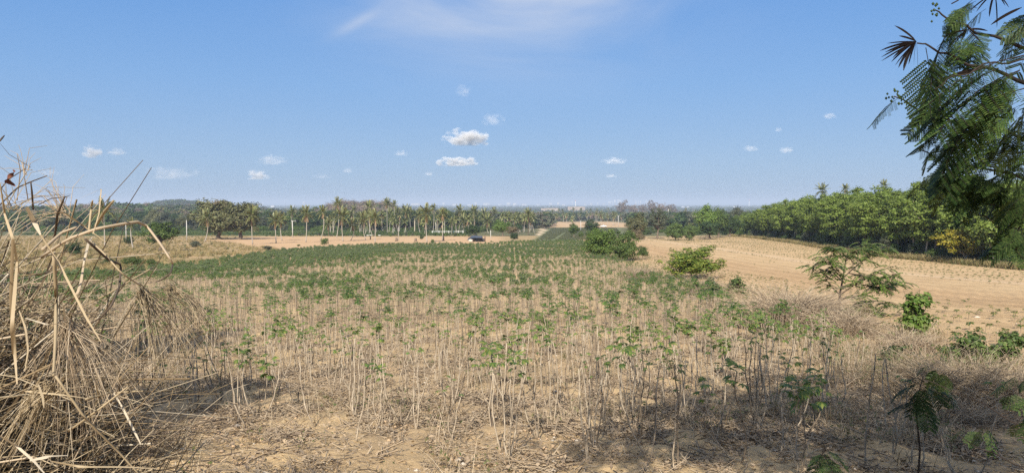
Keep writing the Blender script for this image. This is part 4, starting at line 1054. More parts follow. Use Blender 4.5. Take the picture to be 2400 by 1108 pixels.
def hut():
    x, y = ground(1117, 566); s = m_per_px(y); g = h(x, y); W, Hh, D = 36 * s, 12 * s, 4.2
    o = thing("farm_hut", "low dark farm hut under a grey tarpaulin roof at the field end", "hut", (x, y, g))
    tarp = plain_mat("grey tarpaulin", (0.07, 0.075, 0.085), 0.45, 0.2, 1.2); black = plain_mat("black shade net", (0.022, 0.022, 0.026), 0.7, 0.3, 2); wood = M['bark_dark']
    mb = MB(); nx, ny = 12, 6; X, Yg = np.meshgrid(np.linspace(-W / 2 - .3, W / 2 - .6, nx), np.linspace(-D / 2 - .5, D / 2 + .4, ny), indexing='ij')
    Z = Hh * (0.93 - 0.12 * ((X + 0.4) / (W / 2)) ** 2) + 0.10 * np.sin(X * 2.3) * np.cos(Yg * 1.7) + 0.10 * Yg
    Z = np.where(X < -W / 2 + .2, Z - 0.55, Z)
    V = np.stack([X, Yg, Z], -1).reshape(-1, 3); V2 = V - (0, 0, 0.05); i = np.arange(nx - 1)[:, None] * ny; j = np.arange(ny - 1)[None]
    Fq = np.stack([i + j, i + ny + j, i + ny + j + 1, i + j + 1], -1).reshape(-1, 4)
    mb.add(V, Fq); mb.add(V2, Fq[:, ::-1]); mb.obj("roof", tarp, o)
    pm = MB(); pm.tube([(0, 0, -.1), (0.03, 0, Hh * .85)], 0.07, 6); me = pm.mesh("post", wood)
    for px_ in (-W / 2 + .3, -W / 6, W / 6, W / 2 - 1.0):
        for py_ in (-D / 2, D / 2): p = link("post", me, o); p.location = (px_, py_, 0)
    mb = MB(); mb.box((0.9, -D / 2 + .25, Hh * .42), (W * .45, .06, Hh * .8)); mb.obj("shade_wall", black, o)
    mb = MB(); mb.box((-W * .18, D / 2 - .3, Hh * .45), (W * .55, .06, Hh * .8)); mb.obj("back_wall", black, o)
    mb = MB(); mb.add([(-W / 2 + .5, -D / 2 - .3, Hh * .8), (-W / 2 + .6, -D / 2, Hh * .8), (-W / 2 - .9, -D / 2, Hh * .25), (-W / 2 - 1.0, -D / 2 - .3, Hh * .25)], [(0, 1, 2, 3), (3, 2, 1, 0)]); mb.obj("tarp_flap", black, o)
    x2, y2 = ground(1102, 566.5)
    for i_, (px, b, d, c, nm, lab) in enumerate(((1103, 566.8, (1.3, .8, .9), (0.62, 0.54, 0.44), "sack_pile", "pale sacks lying under the left end of the hut roof"), (1108.5, 566, (1.1, .7, .8), (0.70, 0.62, 0.52), "sack_pile", "pale bundle under the hut roof beside the sacks"), (1128, 566, (2.0, 1.0, 1.1), (0.05, 0.055, 0.06), "covered_cart", "dark covered cart parked under the right end of the hut"))):
        xx, yy = ground(px, b); mb = MB(); rq = np.random.default_rng(i_)
        for k in range(4): mb.tube([(-d[0] / 2 + rq.normal() * .05, (k % 2 - .5) * d[1] * .5, d[2] * (.22 + .45 * (k // 2))), (0, (k % 2 - .5) * d[1] * .5, d[2] * (.28 + .45 * (k // 2))), (d[0] / 2, (k % 2 - .5) * d[1] * .5, d[2] * (.2 + .45 * (k // 2)))], [d[2] * .16, d[2] * .26, d[2] * .16], 7)
        if i_ == 2:
            for sx in (-.6, .6): mb.tube([(sx, -d[1] / 2 - .12, .28), (sx, -d[1] / 2, .28)], .28, 10)
        q = mb.obj(nm, plain_mat(nm + " cloth", c), smooth=True); q.location = (xx, yy, h(xx, yy)); tag(q, lab, "sacks" if i_ < 2 else "cart")
    xx, yy = ground(1136.5, 566); mb = MB(); mb.tube([(0, 0, -.1), (0.03, 0, 1.0), (0, 0, 1.9)], [.22, .18, .2], 7); q = mb.obj("wooden_post", M['palm_bark_brown']); q.location = (xx, yy, h(xx, yy)); tag(q, "thick brown post standing right of the farm hut", "post")
hut()

def pickup():
    x, y = 74.0, 585.0; x = (1415 - CX) / F_PX * y; g = h(x, y)
    o = thing("pickup_truck", "white pickup truck parked on the sand below the palm grove", "pickup", (x, y, g), 0.12)
    paint = plain_mat("white car paint", (0.80, 0.80, 0.80), 0.25, 0.02); glass = plain_mat("dark car glass", (0.02, 0.025, 0.03), 0.1, 0.05); tyre = plain_mat("tyre rubber", (0.02, 0.02, 0.02), 0.8); rim = plain_mat("wheel rim", (0.5, 0.5, 0.52), 0.3)
    def prof(pts, w, z0=0):
        n = len(pts); V = [(a, -w / 2, b + z0) for a, b in pts] + [(a, w / 2, b + z0) for a, b in pts]
        mb = MB(); mb.add(V, [(i, (i + 1) % n, n + (i + 1) % n, n + i) for i in range(n)]); mb.f.append(np.array([list(range(n))[::-1]])); mb.m.append(0); mb.f.append(np.array([list(range(n, 2 * n))])); mb.m.append(0); return mb
    prof([(-2.65, .45), (2.6, .45), (2.65, .8), (2.45, 1.0), (1.35, 1.08), (-2.65, 1.05)], 1.8).obj("body", paint, o)
    prof([(-.85, 1.05), (1.35, 1.08), (0.75, 1.68), (0.45, 1.74), (-.6, 1.74), (-.8, 1.66)], 1.6).obj("cab", paint, o)
    for sy in (-1, 1):
        for pts in ([(0.0, 1.15), (1.05, 1.15), (0.68, 1.58), (0.0, 1.62)], [(-.75, 1.15), (-.1, 1.15), (-.1, 1.62), (-.65, 1.6)]):
            mb = MB(); V = [(a, sy * 0.815, b) for a, b in pts]; mb.add(V, [(0, 1, 2, 3) if sy < 0 else (3, 2, 1, 0)]); mb.obj("side_window", glass, o)
    mb = MB(); mb.add([(1.30, -.7, 1.12), (1.30, .7, 1.12), (.79, .68, 1.66), (.79, -.68, 1.66)], [(0, 1, 2, 3)]); mb.obj("windscreen", glass, o)
    for wx in (-1.65, 1.65):
        for sy in (-1, 1):
            w = MB(); w.tube([(wx, sy * .78, .36), (wx, sy * .95, .36)], .36, 14); wo = w.obj("wheel", tyre, o)
            rm = MB(); rm.tube([(wx, sy * .94, .36), (wx, sy * .97, .36)], .21, 10); rm.obj("rim", rim, wo)
    for sy in (-.65, .65):
        hl = MB(); hl.box((2.62, sy, .82), (.1, .35, .16)); hl.obj("headlight", glass, o)
    x, y = ground(1275.5, 531); mb = MB(); mb.tube([(0, 0, 0), (0, 0, .9), (0, 0, 1.25)], [.55, .6, .2], 10); q = mb.obj("water_drum", M['white'], smooth=True); q.location = (x, y, h(x, y)); tag(q, "white drum standing at the end of the pale path", "drum")
    x, y = ground(1277.5, 531); mb = MB(); mb.box((0, 0, 1.0), (.35, .3, 2.2)); mb.box((0, 0, 2.2), (.6, .5, .5)); q = mb.obj("dark_post", M['bark_dark']); q.location = (x, y, h(x, y)); tag(q, "dark capped post beside the white drum", "post")
pickup()
# ---------------------------------------------------------------- cassava
def cassava_leaf(seed, petiole=0.11, size=0.14, mat='cassava'):
    r = np.random.default_rng(700 + seed); mb = MB()
    p = np.array([(0, 0, 0), (petiole * .55, 0, petiole * .28), (petiole, 0, petiole * .22)])
    mb.tube(p, 0.0028, 3, 1, False)
    c = p[-1]; n = (5, 7, 5, 7)[seed % 4]
    for k in range(n):
        a = (k - (n - 1) / 2) * (2.3 / (n - 1)) * 1.25 + r.normal() * .05
        L = size * (1 - 0.28 * abs(a) / 1.4) * (0.9 + .2 * r.random()); d = np.array([math.cos(a), math.sin(a), 0]); s = np.array([-d[1], d[0], 0]); w = L * 0.19
        tip = c + d * L + np.array([0, 0, -L * (0.35 + 0.3 * r.random())]); mid = c + d * L * .55 + np.array([0, 0, -L * .06])
        mb.add([c, mid - s * w - (0, 0, w * .5), mid, mid + s * w - (0, 0, w * .5), tip], [(0, 1, 2), (0, 2, 3), (1, 4, 2), (2, 4, 3)])
    return mb.mesh("leaf", [M[mat], M['stem_green']])
LEAVES = [cassava_leaf(i) for i in range(4)] + [cassava_leaf(4 + i, 0.07, 0.10, 'cassava_young') for i in range(2)]
CST = []
def cassava_stem(seed, mat):
    r = np.random.default_rng(600 + seed); mb = MB(); z = np.linspace(-0.02, 1, 9)
    fork = (0.02, 0.07, 0.13, 0.04, 0.18, 0.10)[seed % 6]
    x = fork * np.minimum(1, np.clip(z, 0, 1) / 0.28) ** 0.8 + 0.03 * np.sin(z * 4 + seed) + np.cumsum(r.normal(size=9)) * 0.011
    y = 0.02 * np.sin(z * 3 + 2 * seed) + np.cumsum(r.normal(size=9)) * 0.011
    x -= x[0]; y -= y[0]
    P = np.stack([x, y, z], 1)
    mb.tube(P, np.array([0.0105, 0.0095, 0.009, 0.0085, 0.008, 0.0075, 0.007, 0.0065, 0.005]) * 0.92, 5, 0)
    for k in range(5):                                          # leaf scars and knots
        q = int(r.integers(2, 8)); mb.tube([P[q] - (0, 0, .006), P[q] + (0.001, 0, .008)], [0.0105, 0.0085], 5, 0)
    return mb.mesh("stem", M[mat], True), P[-1]
for i in range(6):
    for mt in ('stem', 'stem', 'stem_dark', 'stem'): CST.append(cassava_stem(len(CST), mt))
def cassava_spec(r, Y, X=0.0):
    """(stems [(index, height, turn, tilt)], leaves per tip, leaf scale)"""
    u = r.random(); ns = (1, 2, 2, 3, 3, 2)[int(r.integers(6))]
    green = fbm(np.array(X / 7.0), np.array(Y / 9.0), 3, 77) + 0.12 * math.sin(Y * 0.4)
    nr_ = float(sstep(45, 15, np.array(Y))); lush = (0.75 - .50 * nr_) * float(green) + (0.55 + .16 * nr_) * r.random() - .14 * nr_ + 0.20 * float(sstep(22, 100, Y)) + 0.34 * float(sstep(80, 170, Y)) + 0.50 * float(sstep(-8, 14, np.array(Y - 74 - 4.3 * (X + 31))))
    nl = 0 if lush < 0.0 else 3 if lush < 0.29 else 5 if lush < 0.43 else 9 if lush < 0.57 else 13 if lush < .80 else 24
    return ns, nl
def bare_row_field():
    r = np.random.default_rng(21); out = []
    for ix in range(-72, 30):
        x0 = ix * 0.85
        y = 5.8 + r.random() * 0.5
        while y < field_end(x0):
            y += 0.44 + 0.28 * r.random() + 0.0026 * y
            if r.random() < 0.10: continue
            x = x0 + r.normal() * 0.20
            if x < field_left(y) or x > field_right(y) - 0.5 - 0.3 * r.random(): continue
            if y < 7.3 - (0.60 if x < 0 else 0.22) * x + 1.0 * float(fbm(np.array(x / 2.), np.array(y / 2.), 2, 5)): continue
            if abs(px_of(x, y) - CX) > 1330: continue
            out.append((x, y))
    return sorted(out, key=lambda p: p[1])
PLANTS = bare_row_field()
def build_cassava():
    r = np.random.default_rng(22)
    hidden = lambda x, y: px_of(x, y) < 330 or px_of(x, y) > 2390
    near = [p for p in PLANTS if not hidden(*p)][:300]; ns_ = set(near)
    for x, y in near:
        ns, nl = cassava_spec(r, y, x)
        px = px_of(x, y); shade = (px > 1500 and y < 14)
        st = {1: "one-stalked", 2: "two-stalked", 3: "three-stalked"}[ns]; H0 = 0.62 + 0.42 * r.random() + 0.42 * r.random()
        lush = {0: "leafless", 3: "tiny-tufted", 5: "loose-tufted", 9: "leafy-topped", 13: "broad-crowned", 24: "densely leaved"}[nl]
        side = ("beside the dry grass", "above the bare soil patch", "left of the middle", "in the middle", "right of the middle", "at the rim of the tree shade", "near the brush heap")[int(np.searchsorted((560, 800, 1050, 1300, 1550, 1950), px))]
        belt = "front belt" if y < 11.5 else "second belt" if y < 14.5 else "third belt"
        o = thing("cassava_plant", f"{'short' if H0 < .92 else 'tall' if H0 > 1.16 else 'mid-height'} {lush} {st} cassava plant, {belt}, {side}", "cassava plant", (x, y, h(x, y) - 0.02), r.random() * 6.28, "cassava plants in the front of the field")
        a0 = r.random() * 6.28
        for k in range(ns):
            si = int(r.integers(len(CST))); me, tip = CST[si]
            st_ = link("stem", me, o); hh = H0 * (1 - 0.18 * r.random() * (k > 0)); a = a0 + k * 6.28 / ns + r.normal() * .4
            tl = r.normal() * 0.09
            st_.scale = (hh * 1.0, hh * 1.0, hh); st_.rotation_euler = (tl, r.normal() * .09, a)
            wide = 0.85 + 0.4 * r.random(); st_.scale = (wide, wide, hh)
            mtx = Euler(st_.rotation_euler).to_matrix() @ Matrix.Diagonal(st_.scale)
            T = mtx @ Vector(tip)
            n = nl if k == 0 else int(nl * (0.4 + 0.6 * r.random()))
            for q in range(n):
                young = nl <= 3 or q > n * 0.75
                lf = link("leaf", LEAVES[4 + int(r.integers(2))] if young and r.random() < .6 else LEAVES[int(r.integers(4))], o)
                dz = -0.14 * r.random() * (nl > 3) * (q / max(1, n)) * 1.6
                lf.location = T + Vector((0, 0, dz)); el = math.radians(35 - 60 * q / max(1, n) + r.normal() * 14)
                lf.rotation_euler = (r.normal() * .2, -el, q * 2.4 + r.normal() * .3); s = (0.48 if nl == 3 else 0.56 if nl == 5 else 0.74) * (0.75 + .45 * r.random()); lf.scale = (s, s, s)
    # the rest of the field as one mass
    V = []
    for nl in (0, 3, 5, 9, 13, 24):
        for var in range(4):
            rq = np.random.default_rng(nl * 10 + var); mb = MB(); ns = (1, 2, 2, 3)[var]; a0 = rq.random() * 6
            for k in range(ns):
                hh = 1.3 * (1 - .2 * rq.random() * (k > 0)); a = a0 + k * 6.28 / ns + rq.normal() * .4; fk = 0.13 * rq.random(); z = np.linspace(-.02, hh, 5)
                xx = fk * np.minimum(1, np.clip(z, 0, 9) / .3) + .03 * np.sin(3 * z + k); P = np.stack([xx * math.cos(a), xx * math.sin(a), z], 1)
                mb.tube(P, [0.0125, 0.0075], 3, (2, 2, 3, 2)[int(rq.integers(4))], False)
                n = nl if k == 0 else int(nl * (0.4 + .6 * rq.random()))
                for q in range(n):
                    el = math.radians(38 - 62 * q / max(1, n) + rq.normal() * 14); a2 = q * 2.4 + rq.normal() * .3; sc = (0.55 if nl == 3 else .78 if nl == 5 else 1.08 if nl < 20 else 1.45) * (.75 + .45 * rq.random())
                    d = np.array([math.cos(a2) * math.cos(el), math.sin(a2) * math.cos(el), math.sin(el)]); s = np.array([-math.sin(a2), math.cos(a2), 0]); c = P[-1] + d * .10 * sc - np.array([0, 0, .12 * rq.random() * (q / max(1, n))])
                    mi = 1 if (q > n * .7 or nl == 3) else 0
                    for b in (-1.15, -.55, 0, .55, 1.15):
                        dd = d * math.cos(b) + s * math.sin(b); L = .14 * sc * (1 - .2 * abs(b)); sd = np.cross(dd, (0, 0, 1.0)); sd = sd / (np.linalg.norm(sd) + 1e-6) * L * .19
                        mb.add([c, c + dd * L * .55 - sd, c + dd * L + np.array([0, 0, -L * .45]), c + dd * L * .55 + sd], [(0, 1, 2, 3)], mi)
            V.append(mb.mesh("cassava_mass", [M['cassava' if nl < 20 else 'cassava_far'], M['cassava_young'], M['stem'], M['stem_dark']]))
    P, I, S = [], [], []
    for x, y in PLANTS:
        if (x, y) in ns_: continue
        ns, nl = cassava_spec(r, y, x)
        P.append((x, y, h(x, y) - .02)); I.append({0: 0, 3: 4, 5: 8, 9: 12, 13: 16, 24: 20}[nl] + min(ns, 3)); S.append(.50 + .28 * r.random() + .28 * r.random())
    I = np.clip(np.array(I), 0, 23)
    scatter("cassava_field", P, r.random(len(P)) * 6.28, S, V, idx=I)
    print("plants", len(PLANTS))
build_cassava()

# ---------------------------------------------------------------- litter, clods, stones and weeds
def near_pts(n, y0, y1, x0f, x1f, r, pw=2.0):
    y = y0 * (y1 / y0) ** (r.random(n)); u = r.random(n); x = x0f(y) + (x1f(y) - x0f(y)) * u
    return x, y
def litter():
    r = np.random.default_rng(41)
    L = []
    for k in range(8):                                   # little heaps of twigs and crumbled leaves
        mb = MB(); rq = np.random.default_rng(k)
        for q in range(9):
            c = np.append(rq.normal(size=2) * .13, 0.012 + .02 * rq.random()); a = rq.random() * 6.28; l = .04 + .20 * rq.random() ** 2; d = np.array([math.cos(a), math.sin(a), rq.normal() * .22]) * l
            mb.tube([c - d, c + rq.normal(size=3) * .012, c + d], 0.0025 + .004 * rq.random() ** 2, 3, 0, False)
        n = 9; leaf_quads(mb, np.concatenate([rq.normal(size=(n, 2)) * .13, 0.012 + .02 * rq.random((n, 1))], 1), np.array([0, 0, 1.]) + rq.normal(size=(n, 3)) * .5, .03 + .05 * rq.random(n), .018 + .02 * rq.random(n), rq, 1)
        L.append(mb.mesh("litter_heap", [M[('twig', 'litter', 'twig', 'twig_dark')[k % 4] if k < 7 else 'twig'], M['litter']]))
    n = 10500; x, y = near_pts(n, 5.2, 34, lambda y: -.62 * y - 1, lambda y: np.minimum(field_right(y) + .3, .76 * y + 1), r)
    keep = (fbm(x / 1.3, y / 1.3, 3, 51) + .35 * r.random(n) > .05) & ~((y < 9.4 - .3 * x) & (r.random(n) < .75))
    x, y = x[keep], y[keep]
    scatter("leaf_litter", np.stack([x, y, H(x, y) + .01], 1), r.random(len(x)) * 6.28, .7 + .8 * r.random(len(x)), L)
    C = []
    for k in range(5):
        mb = MB(); rq = np.random.default_rng(90 + k); V = np.array([(0, 0, .8), (1, 0, 0), (.5, .87, .1), (-.5, .87, 0), (-1, 0, .1), (-.5, -.87, 0), (.5, -.87, .1), (0, 0, -.8)]) * (1 + .5 * (rq.random((8, 1)) - .5)) * (1, .9, .65)
        mb.add(V, [(0, 1 + i, 1 + (i + 1) % 6) for i in range(6)] + [(7, 1 + (i + 1) % 6, 1 + i) for i in range(6)]); C.append(mb.mesh("clod", M['clod']))
    n = 26000; x, y = near_pts(n, 5.0, 34, lambda y: -.7 * y - 1, lambda y: .78 * y + 2, r)
    scatter("soil_crumbs", np.stack([x, y, H(x, y) + .015], 1), r.random(n) * 6.28, .008 + .034 * r.random(n) ** 2.6, C)
    S = []
    for c in C:
        q = c.copy(); q.materials[0] = M['stone']; S.append(q)
    n = 900; x, y = near_pts(n, 5.2, 30, lambda y: -.6 * y, lambda y: .76 * y, r)
    scatter("pebbles", np.stack([x, y, H(x, y) + .02], 1), r.random(n) * 6.28, .012 + .028 * r.random(n) ** 2.5, S)
    # stones big enough to point at
    rs = np.random.default_rng(12)
    for px, py, s, lab in ((1288, 972, .06, "pale stone in the middle of the front soil"), (1076, 1081, .07, "largest pale stone at the lower edge of the field"), (557, 1000, .07, "flat pale stone on the bare soil at lower left"), (430, 1022, .04, "small pale stone left of the flat one"), (887, 1003, .04, "small rounded stone among the front stalks"), (1895, 958, .05, "white stone in the tree shade"), (1700, 979, .05, "pale stone at the edge of the tree shade"), (2285, 976, .10, "flat pale stone below the dry brush heap"), (1850, 1104, .06, "stone at the lower edge in the shade"), (1940, 771, .12, "pale clod on the field edge below the vine stump"), (2290, 745, .14, "white stone on the ploughed field at right")):
        x, y = ground(px, py); o = link("field_stone", S[int(rs.integers(5))]); o.location = (x, y, h(x, y) + s * .3); o.scale = (s, s * .8, s * .7); o.rotation_euler = (0, 0, rs.random() * 6); tag(o, lab, "stone", "pale stones on the soil")
    # fine dry weeds between the stalks
    W = []
    for k in range(6):
        mb = MB(); rq = np.random.default_rng(140 + k)
        for q in range(16):
            a = rq.random() * 6.28; l = .12 + .30 * rq.random(); t = np.linspace(0, 1, 4); o = .25 + .9 * rq.random()
            b = rq.normal(size=2) * .05
            mb.ribbon(np.stack([b[0] + math.cos(a) * o * l * t ** 1.5, b[1] + math.sin(a) * o * l * t ** 1.5, l * t * (1 - .35 * t * o)], 1), [.005, .001], (math.sin(a), -math.cos(a), .2), 0)
        if k % 2: leaf_quads(mb, np.stack([rq.normal(size=10) * .08, rq.normal(size=10) * .08, .04 + .2 * rq.random(10)], 1), rq.normal(size=(10, 3)) + (0, 0, 1), .05, .02, rq, 1)
        W.append(mb.mesh("weed_tuft", [M['straw_brown' if k < 2 else 'twig' if k < 4 else 'straw'], M['weed']]))
    n = 3000; x, y = near_pts(n, 6.2, 45, lambda y: -.7 * y - 1, lambda y: np.minimum(field_right(y), .76 * y + 1), r)
    keep = (fbm(x / 2.5, y / 2.5, 3, 61) + .3 * r.random(n) > .14) & ~((y < 9.6 - .3 * x) & (r.random(n) < .85)); x, y = x[keep], y[keep]
    scatter("dry_weeds", np.stack([x, y, H(x, y)], 1), r.random(len(x)) * 6.28, .7 + .8 * r.random(len(x)), W)
    # weedy margin on the border of the two fields
    n = 1500; yy = 13 * (150 / 13) ** r.random(n); xx = field_right(yy) + r.normal(size=n) * (.5 + .008 * yy) - .2
    scatter("border_weeds", np.stack([xx, yy, H(xx, yy)], 1), r.random(n) * 6.28, .9 + .9 * r.random(n), W)
    P = []
    for (bx_, by_, rad, k) in ((1408, 603, 3.2, 90), (1461, 609, 2.8, 80), (1507, 608, 1.2, 30), (1622, 652, 3.0, 110), (1722, 690, 1.0, 40), (2143, 800, .8, 60), (2295, 880, 1.2, 80), (1972, 742, 1.0, 60)):
        gx, gy = ground(bx_, by_)
        for q in range(k): a = r.random() * 6.28; d = rad * (.5 + .7 * r.random()); P.append((gx + math.cos(a) * d, gy + math.sin(a) * d))
    P = np.array(P); scatter("bush_foot_grass", np.stack([P[:, 0], P[:, 1], H(P[:, 0], P[:, 1])], 1), r.random(len(P)) * 6.28, 1.0 + 1.6 * r.random(len(P)), W)
    return W
WEEDS = litter()

def grass_tufts():
    r = np.random.default_rng(66); T = []
    for k, mt in enumerate(('verge', 'verge', 'hay', 'hay', 'weed')):
        mb = MB(); rq = np.random.default_rng(170 + k)
        for q in range(22):
            a = rq.random() * 6.28; l = .35 + .55 * rq.random(); t = np.linspace(0, 1, 3); o = .3 + .7 * rq.random(); b = rq.normal(size=2) * .16
            mb.ribbon(np.stack([b[0] + math.cos(a) * o * l * t ** 1.6, b[1] + math.sin(a) * o * l * t ** 1.6, l * t * (1 - .3 * t * o)], 1), [.05, .012], (math.sin(a), -math.cos(a), .2), 0)
        T.append(mb.mesh("tuft", M[mt]))
    n = 9000; y = 24 + 290 * r.random(n) ** 1.5; x = verge_x(y) - 1.2 + r.random(n) ** 1.3 * 9
    sel = (np.abs(px_of_v(x, y) - CX) < 1280); x, y = x[sel], y[sel]; m = len(x)
    scatter("verge_grass", np.stack([x, y, H(x, y) - .05], 1), r.random(m) * 6.28, .7 + .9 * r.random(m), T, idx=r.choice(5, m, p=[.4, .3, .1, .1, .1]))
    n = 16000; y = 60 * (310 / 60) ** r.random(n); x = -(.05 + .75 * r.random(n)) * y
    out = (x < field_left(y) - .3) | (y > field_end(x) + 1)
    cl = (y > clearing_front(x)) & (y < 298) & (x > -104) & (x < -3)
    p = fbm(x / 9, y / 14, 3, 71) + .25 * r.random(n)
    sel = out & ~cl & (p > -0.12); x, y = x[sel], y[sel]; m = len(x)
    scatter("dry_pasture_grass", np.stack([x, y, H(x, y) - .04], 1), r.random(m) * 6.28, .45 + .7 * r.random(m), T, idx=r.choice(5, m, p=[.08, .07, .4, .3, .15]))
    # low crops in the far green strips
    C = []
    for k in range(3):
        mb = MB(); rq = np.random.default_rng(190 + k); n_ = 34
        leaf_quads(mb, np.stack([rq.normal(size=n_) * .35, rq.normal(size=n_) * .35, .3 + .5 * rq.random(n_)], 1), rq.normal(size=(n_, 3)) * .6 + (0, 0, .8), .40, .17, rq); C.append(mb.mesh("crop", M[('mid', 'dark', 'weed')[k]]))
    gx, gy = np.meshgrid(np.arange(-225, -22, 1.5), np.arange(322, 420, 1.9)); x = gx.ravel() + r.normal(size=gx.size) * .2; y = gy.ravel() + r.normal(size=gx.size) * .3; m = len(x)
    scatter("green_crop_strip", np.stack([x, y, H(x, y)], 1), r.random(m) * 6.28, .8 + .5 * r.random(m), C, idx=r.choice(3, m, p=[.5, .25, .25]))
    gx, gy = np.meshgrid(np.arange(5, 84, 1.35), np.arange(240, 552, 1.7)); x = gx.ravel() + r.normal(size=gx.size) * .12; y = gy.ravel() + r.normal(size=gx.size) * .2
    xl = np.interp(y, [230, 320, 560], [6, 12, 30]); xr = np.interp(y, [230, 320, 560], [34, 50, 82]); gap = np.abs(x - np.interp(y, [240, 400], [14, 30])) < .8
    sel = (x > xl + 1.6) & (x < xr) & ~(gap & (y < 400)); x, y = x[sel], y[sel]; m = len(x)
    P = []
    for k in range(2):
        mb = MB(); rq = np.random.default_rng(210 + k)
        for q in range(16):
            a = q * 2.4; l = .5 + .25 * rq.random(); t = np.linspace(0, 1, 3); o = .5 + .6 * rq.random()
            mb.ribbon(np.stack([math.cos(a) * o * l * t, math.sin(a) * o * l * t, l * t * (1 - .25 * t)], 1), [.09, .02], (math.sin(a), -math.cos(a), .2), 0)
        P.append(mb.mesh("spiky_crop", M['grey' if k else 'olive']))
    scatter("spiky_crop_field", np.stack([x, y, H(x, y)], 1), r.random(m) * 6.28, .7 + .35 * r.random(m), P)
    # low shrubs under the edges of the woods and the plantation
    B = [tree_mesh('bush', 2)[1], tree_mesh('bush_dark', 1)[1], tree_mesh('bush_grey', 15)[1], tree_mesh('bush_light', 5)[1]]
    P, S = [], []
    for q in range(330):
        px = -60 + 1200 * r.random(); Y = 423 + 22 * r.random(); x = (px - CX) / F_PX * Y; P.append((x, Y, h(x, Y) - .3)); S.append(.25 + .22 * r.random())
    for q in range(620):
        Y = 88 + 240 * r.random() ** 1.3; x = float(verge_x(Y)) + 4 + 14 * r.random()
        if px_of(x, Y) < 2450: P.append((x, Y, h(x, Y) - .3)); S.append(.16 + .30 * r.random())
    for q in range(200):
        Y = 88 + 240 * r.random() ** 1.3; x = float(verge_x(Y)) + 1.5 + 4 * r.random()
        if px_of(x, Y) < 2450 and not 102 < Y < 116: P.append((x, Y, h(x, Y) - .3)); S.append(.12 + .26 * r.random())
    for q in range(120):
        px = 1480 + 260 * r.random(); Y = 330 + 90 * r.random(); x = (px - CX) / F_PX * Y
        P.append((x, Y, h(x, Y) - .3)); S.append(.2 + .25 * r.random())
    for q in range(90):
        px = 620 + 500 * r.random(); Y = 303 + 14 * r.random(); x = (px - CX) / F_PX * Y; P.append((x, Y, h(x, Y) - .2)); S.append(.06 + .09 * r.random())
    scatter("undergrowth", P, r.random(len(P)) * 6.28, S, B, idx=r.choice(4, len(P), p=[.4, .2, .2, .2]))
def px_of_v(X, Y): return CX + F_PX * X / np.maximum(Y, .1)
grass_tufts()

# ---------------------------------------------------------------- seedlings on the ploughed field
def seedlings():
    r = np.random.default_rng(91); Sd = []
    for k in range(4):
        mb = MB(); rq = np.random.default_rng(220 + k); hh = .26 + .12 * rq.random()
        mb.tube([(0, 0, -.02), (.01, 0, hh * .5), (.0, .01, hh)], [.009, .005], 4, 1, False); n = (6, 9, 12, 7)[k]
        for q in range(n):
            a = q * 2.4; L = .12 + .08 * rq.random(); d = np.array([math.cos(a), math.sin(a), .25 - .5 * rq.random()]); s = np.array([-math.sin(a), math.cos(a), 0]) * L * .2; c = np.array([0, 0, hh - .1 * rq.random()])
            mb.add([c, c + d * L * .6 - s, c + d * L - (0, 0, .05), c + d * L * .6 + s], [(0, 1, 2, 3)], 0)
        Sd.append(mb.mesh("seedling", [M['cassava' if k < 3 else 'weed'], M['stem_dark']]))
    pts = []
    for ix in range(4, 105):
        x0 = ix * 1.0; y = 14 + r.random()
        while y < 296:
            y += .95 + .3 * r.random() + .002 * y
            x = x0 + r.normal() * .08
            if x < field_right(y) + .8 or x > verge_x(y) - 2.2: continue
            if 27 < x < 45 and r.random() < .97: continue
            if abs(x - 48) < 1.3 or (36 <= x < 44 and r.random() < .5): continue
            dense = float(fbm(np.array(x / 8.), np.array(y / 20.), 2, 81))
            if r.random() < .16 - dense * 1.2: continue
            if px_of(x, y) > 2430: continue
            pts.append((x, y))
    pts.sort(key=lambda p: p[1]); near = pts[:290]
    for x, y in near:
        px = px_of(x, y); o = link("seedling", Sd[int(r.integers(4))]); o.location = (x, y, h(x, y)); o.rotation_euler = (0, 0, r.random() * 6.28); s = .6 + .45 * r.random(); o.scale = (s, s, s)
        tag(o, "young cassava sprout in the nearest rows of the ploughed field behind the brush heap" if px > 2150 else "young cassava sprout in the ploughed field behind the sparse sapling", "seedling", "sprouts on the ploughed field")
    rest = pts[290:]; x, y = np.array(rest).T
    scatter("sprout_rows", np.stack([x, y, H(x, y)], 1), r.random(len(x)) * 6.28, .6 + .6 * r.random(len(x)), Sd)
seedlings()
# ---------------------------------------------------------------- sapling, vine stump, dry brush on the field border
def pinnate_spray(seed, L=0.42, n=9, ll=0.10, mat='light', droop=.6):
    r = np.random.default_rng(800 + seed); mb = MB(); t = np.linspace(0, 1, 5)
    P = np.stack([L * t, 0 * t, .10 * L * np.sin(t * 2.5) - droop * L * .5 * t ** 2], 1); mb.tube(P, [.004, .0015], 3, 1, False)
    for a in np.linspace(.18, 1, n):
        b = np.array([np.interp(a, t, P[:, k]) for k in range(3)])
        for sd in (-1, 1):
            d = unit(np.array([.45, sd * .9, -.55 + .3 * r.random()])); l = ll * (.8 + .4 * r.random()); s = np.array([.9, -sd * .45, 0.1]) * l * .26
            mb.add([b, b + d * l * .5 - s, b + d * l, b + d * l * .5 + s], [(0, 1, 2, 3)])
    return mb.mesh("leaf", [M[mat], M['stem_green']])
SPRAYS = [pinnate_spray(i, .40 + .05 * i, mat='mid') for i in range(2)] + [pinnate_spray(2, .45, mat='light'), pinnate_spray(5, .38, mat='dark')]
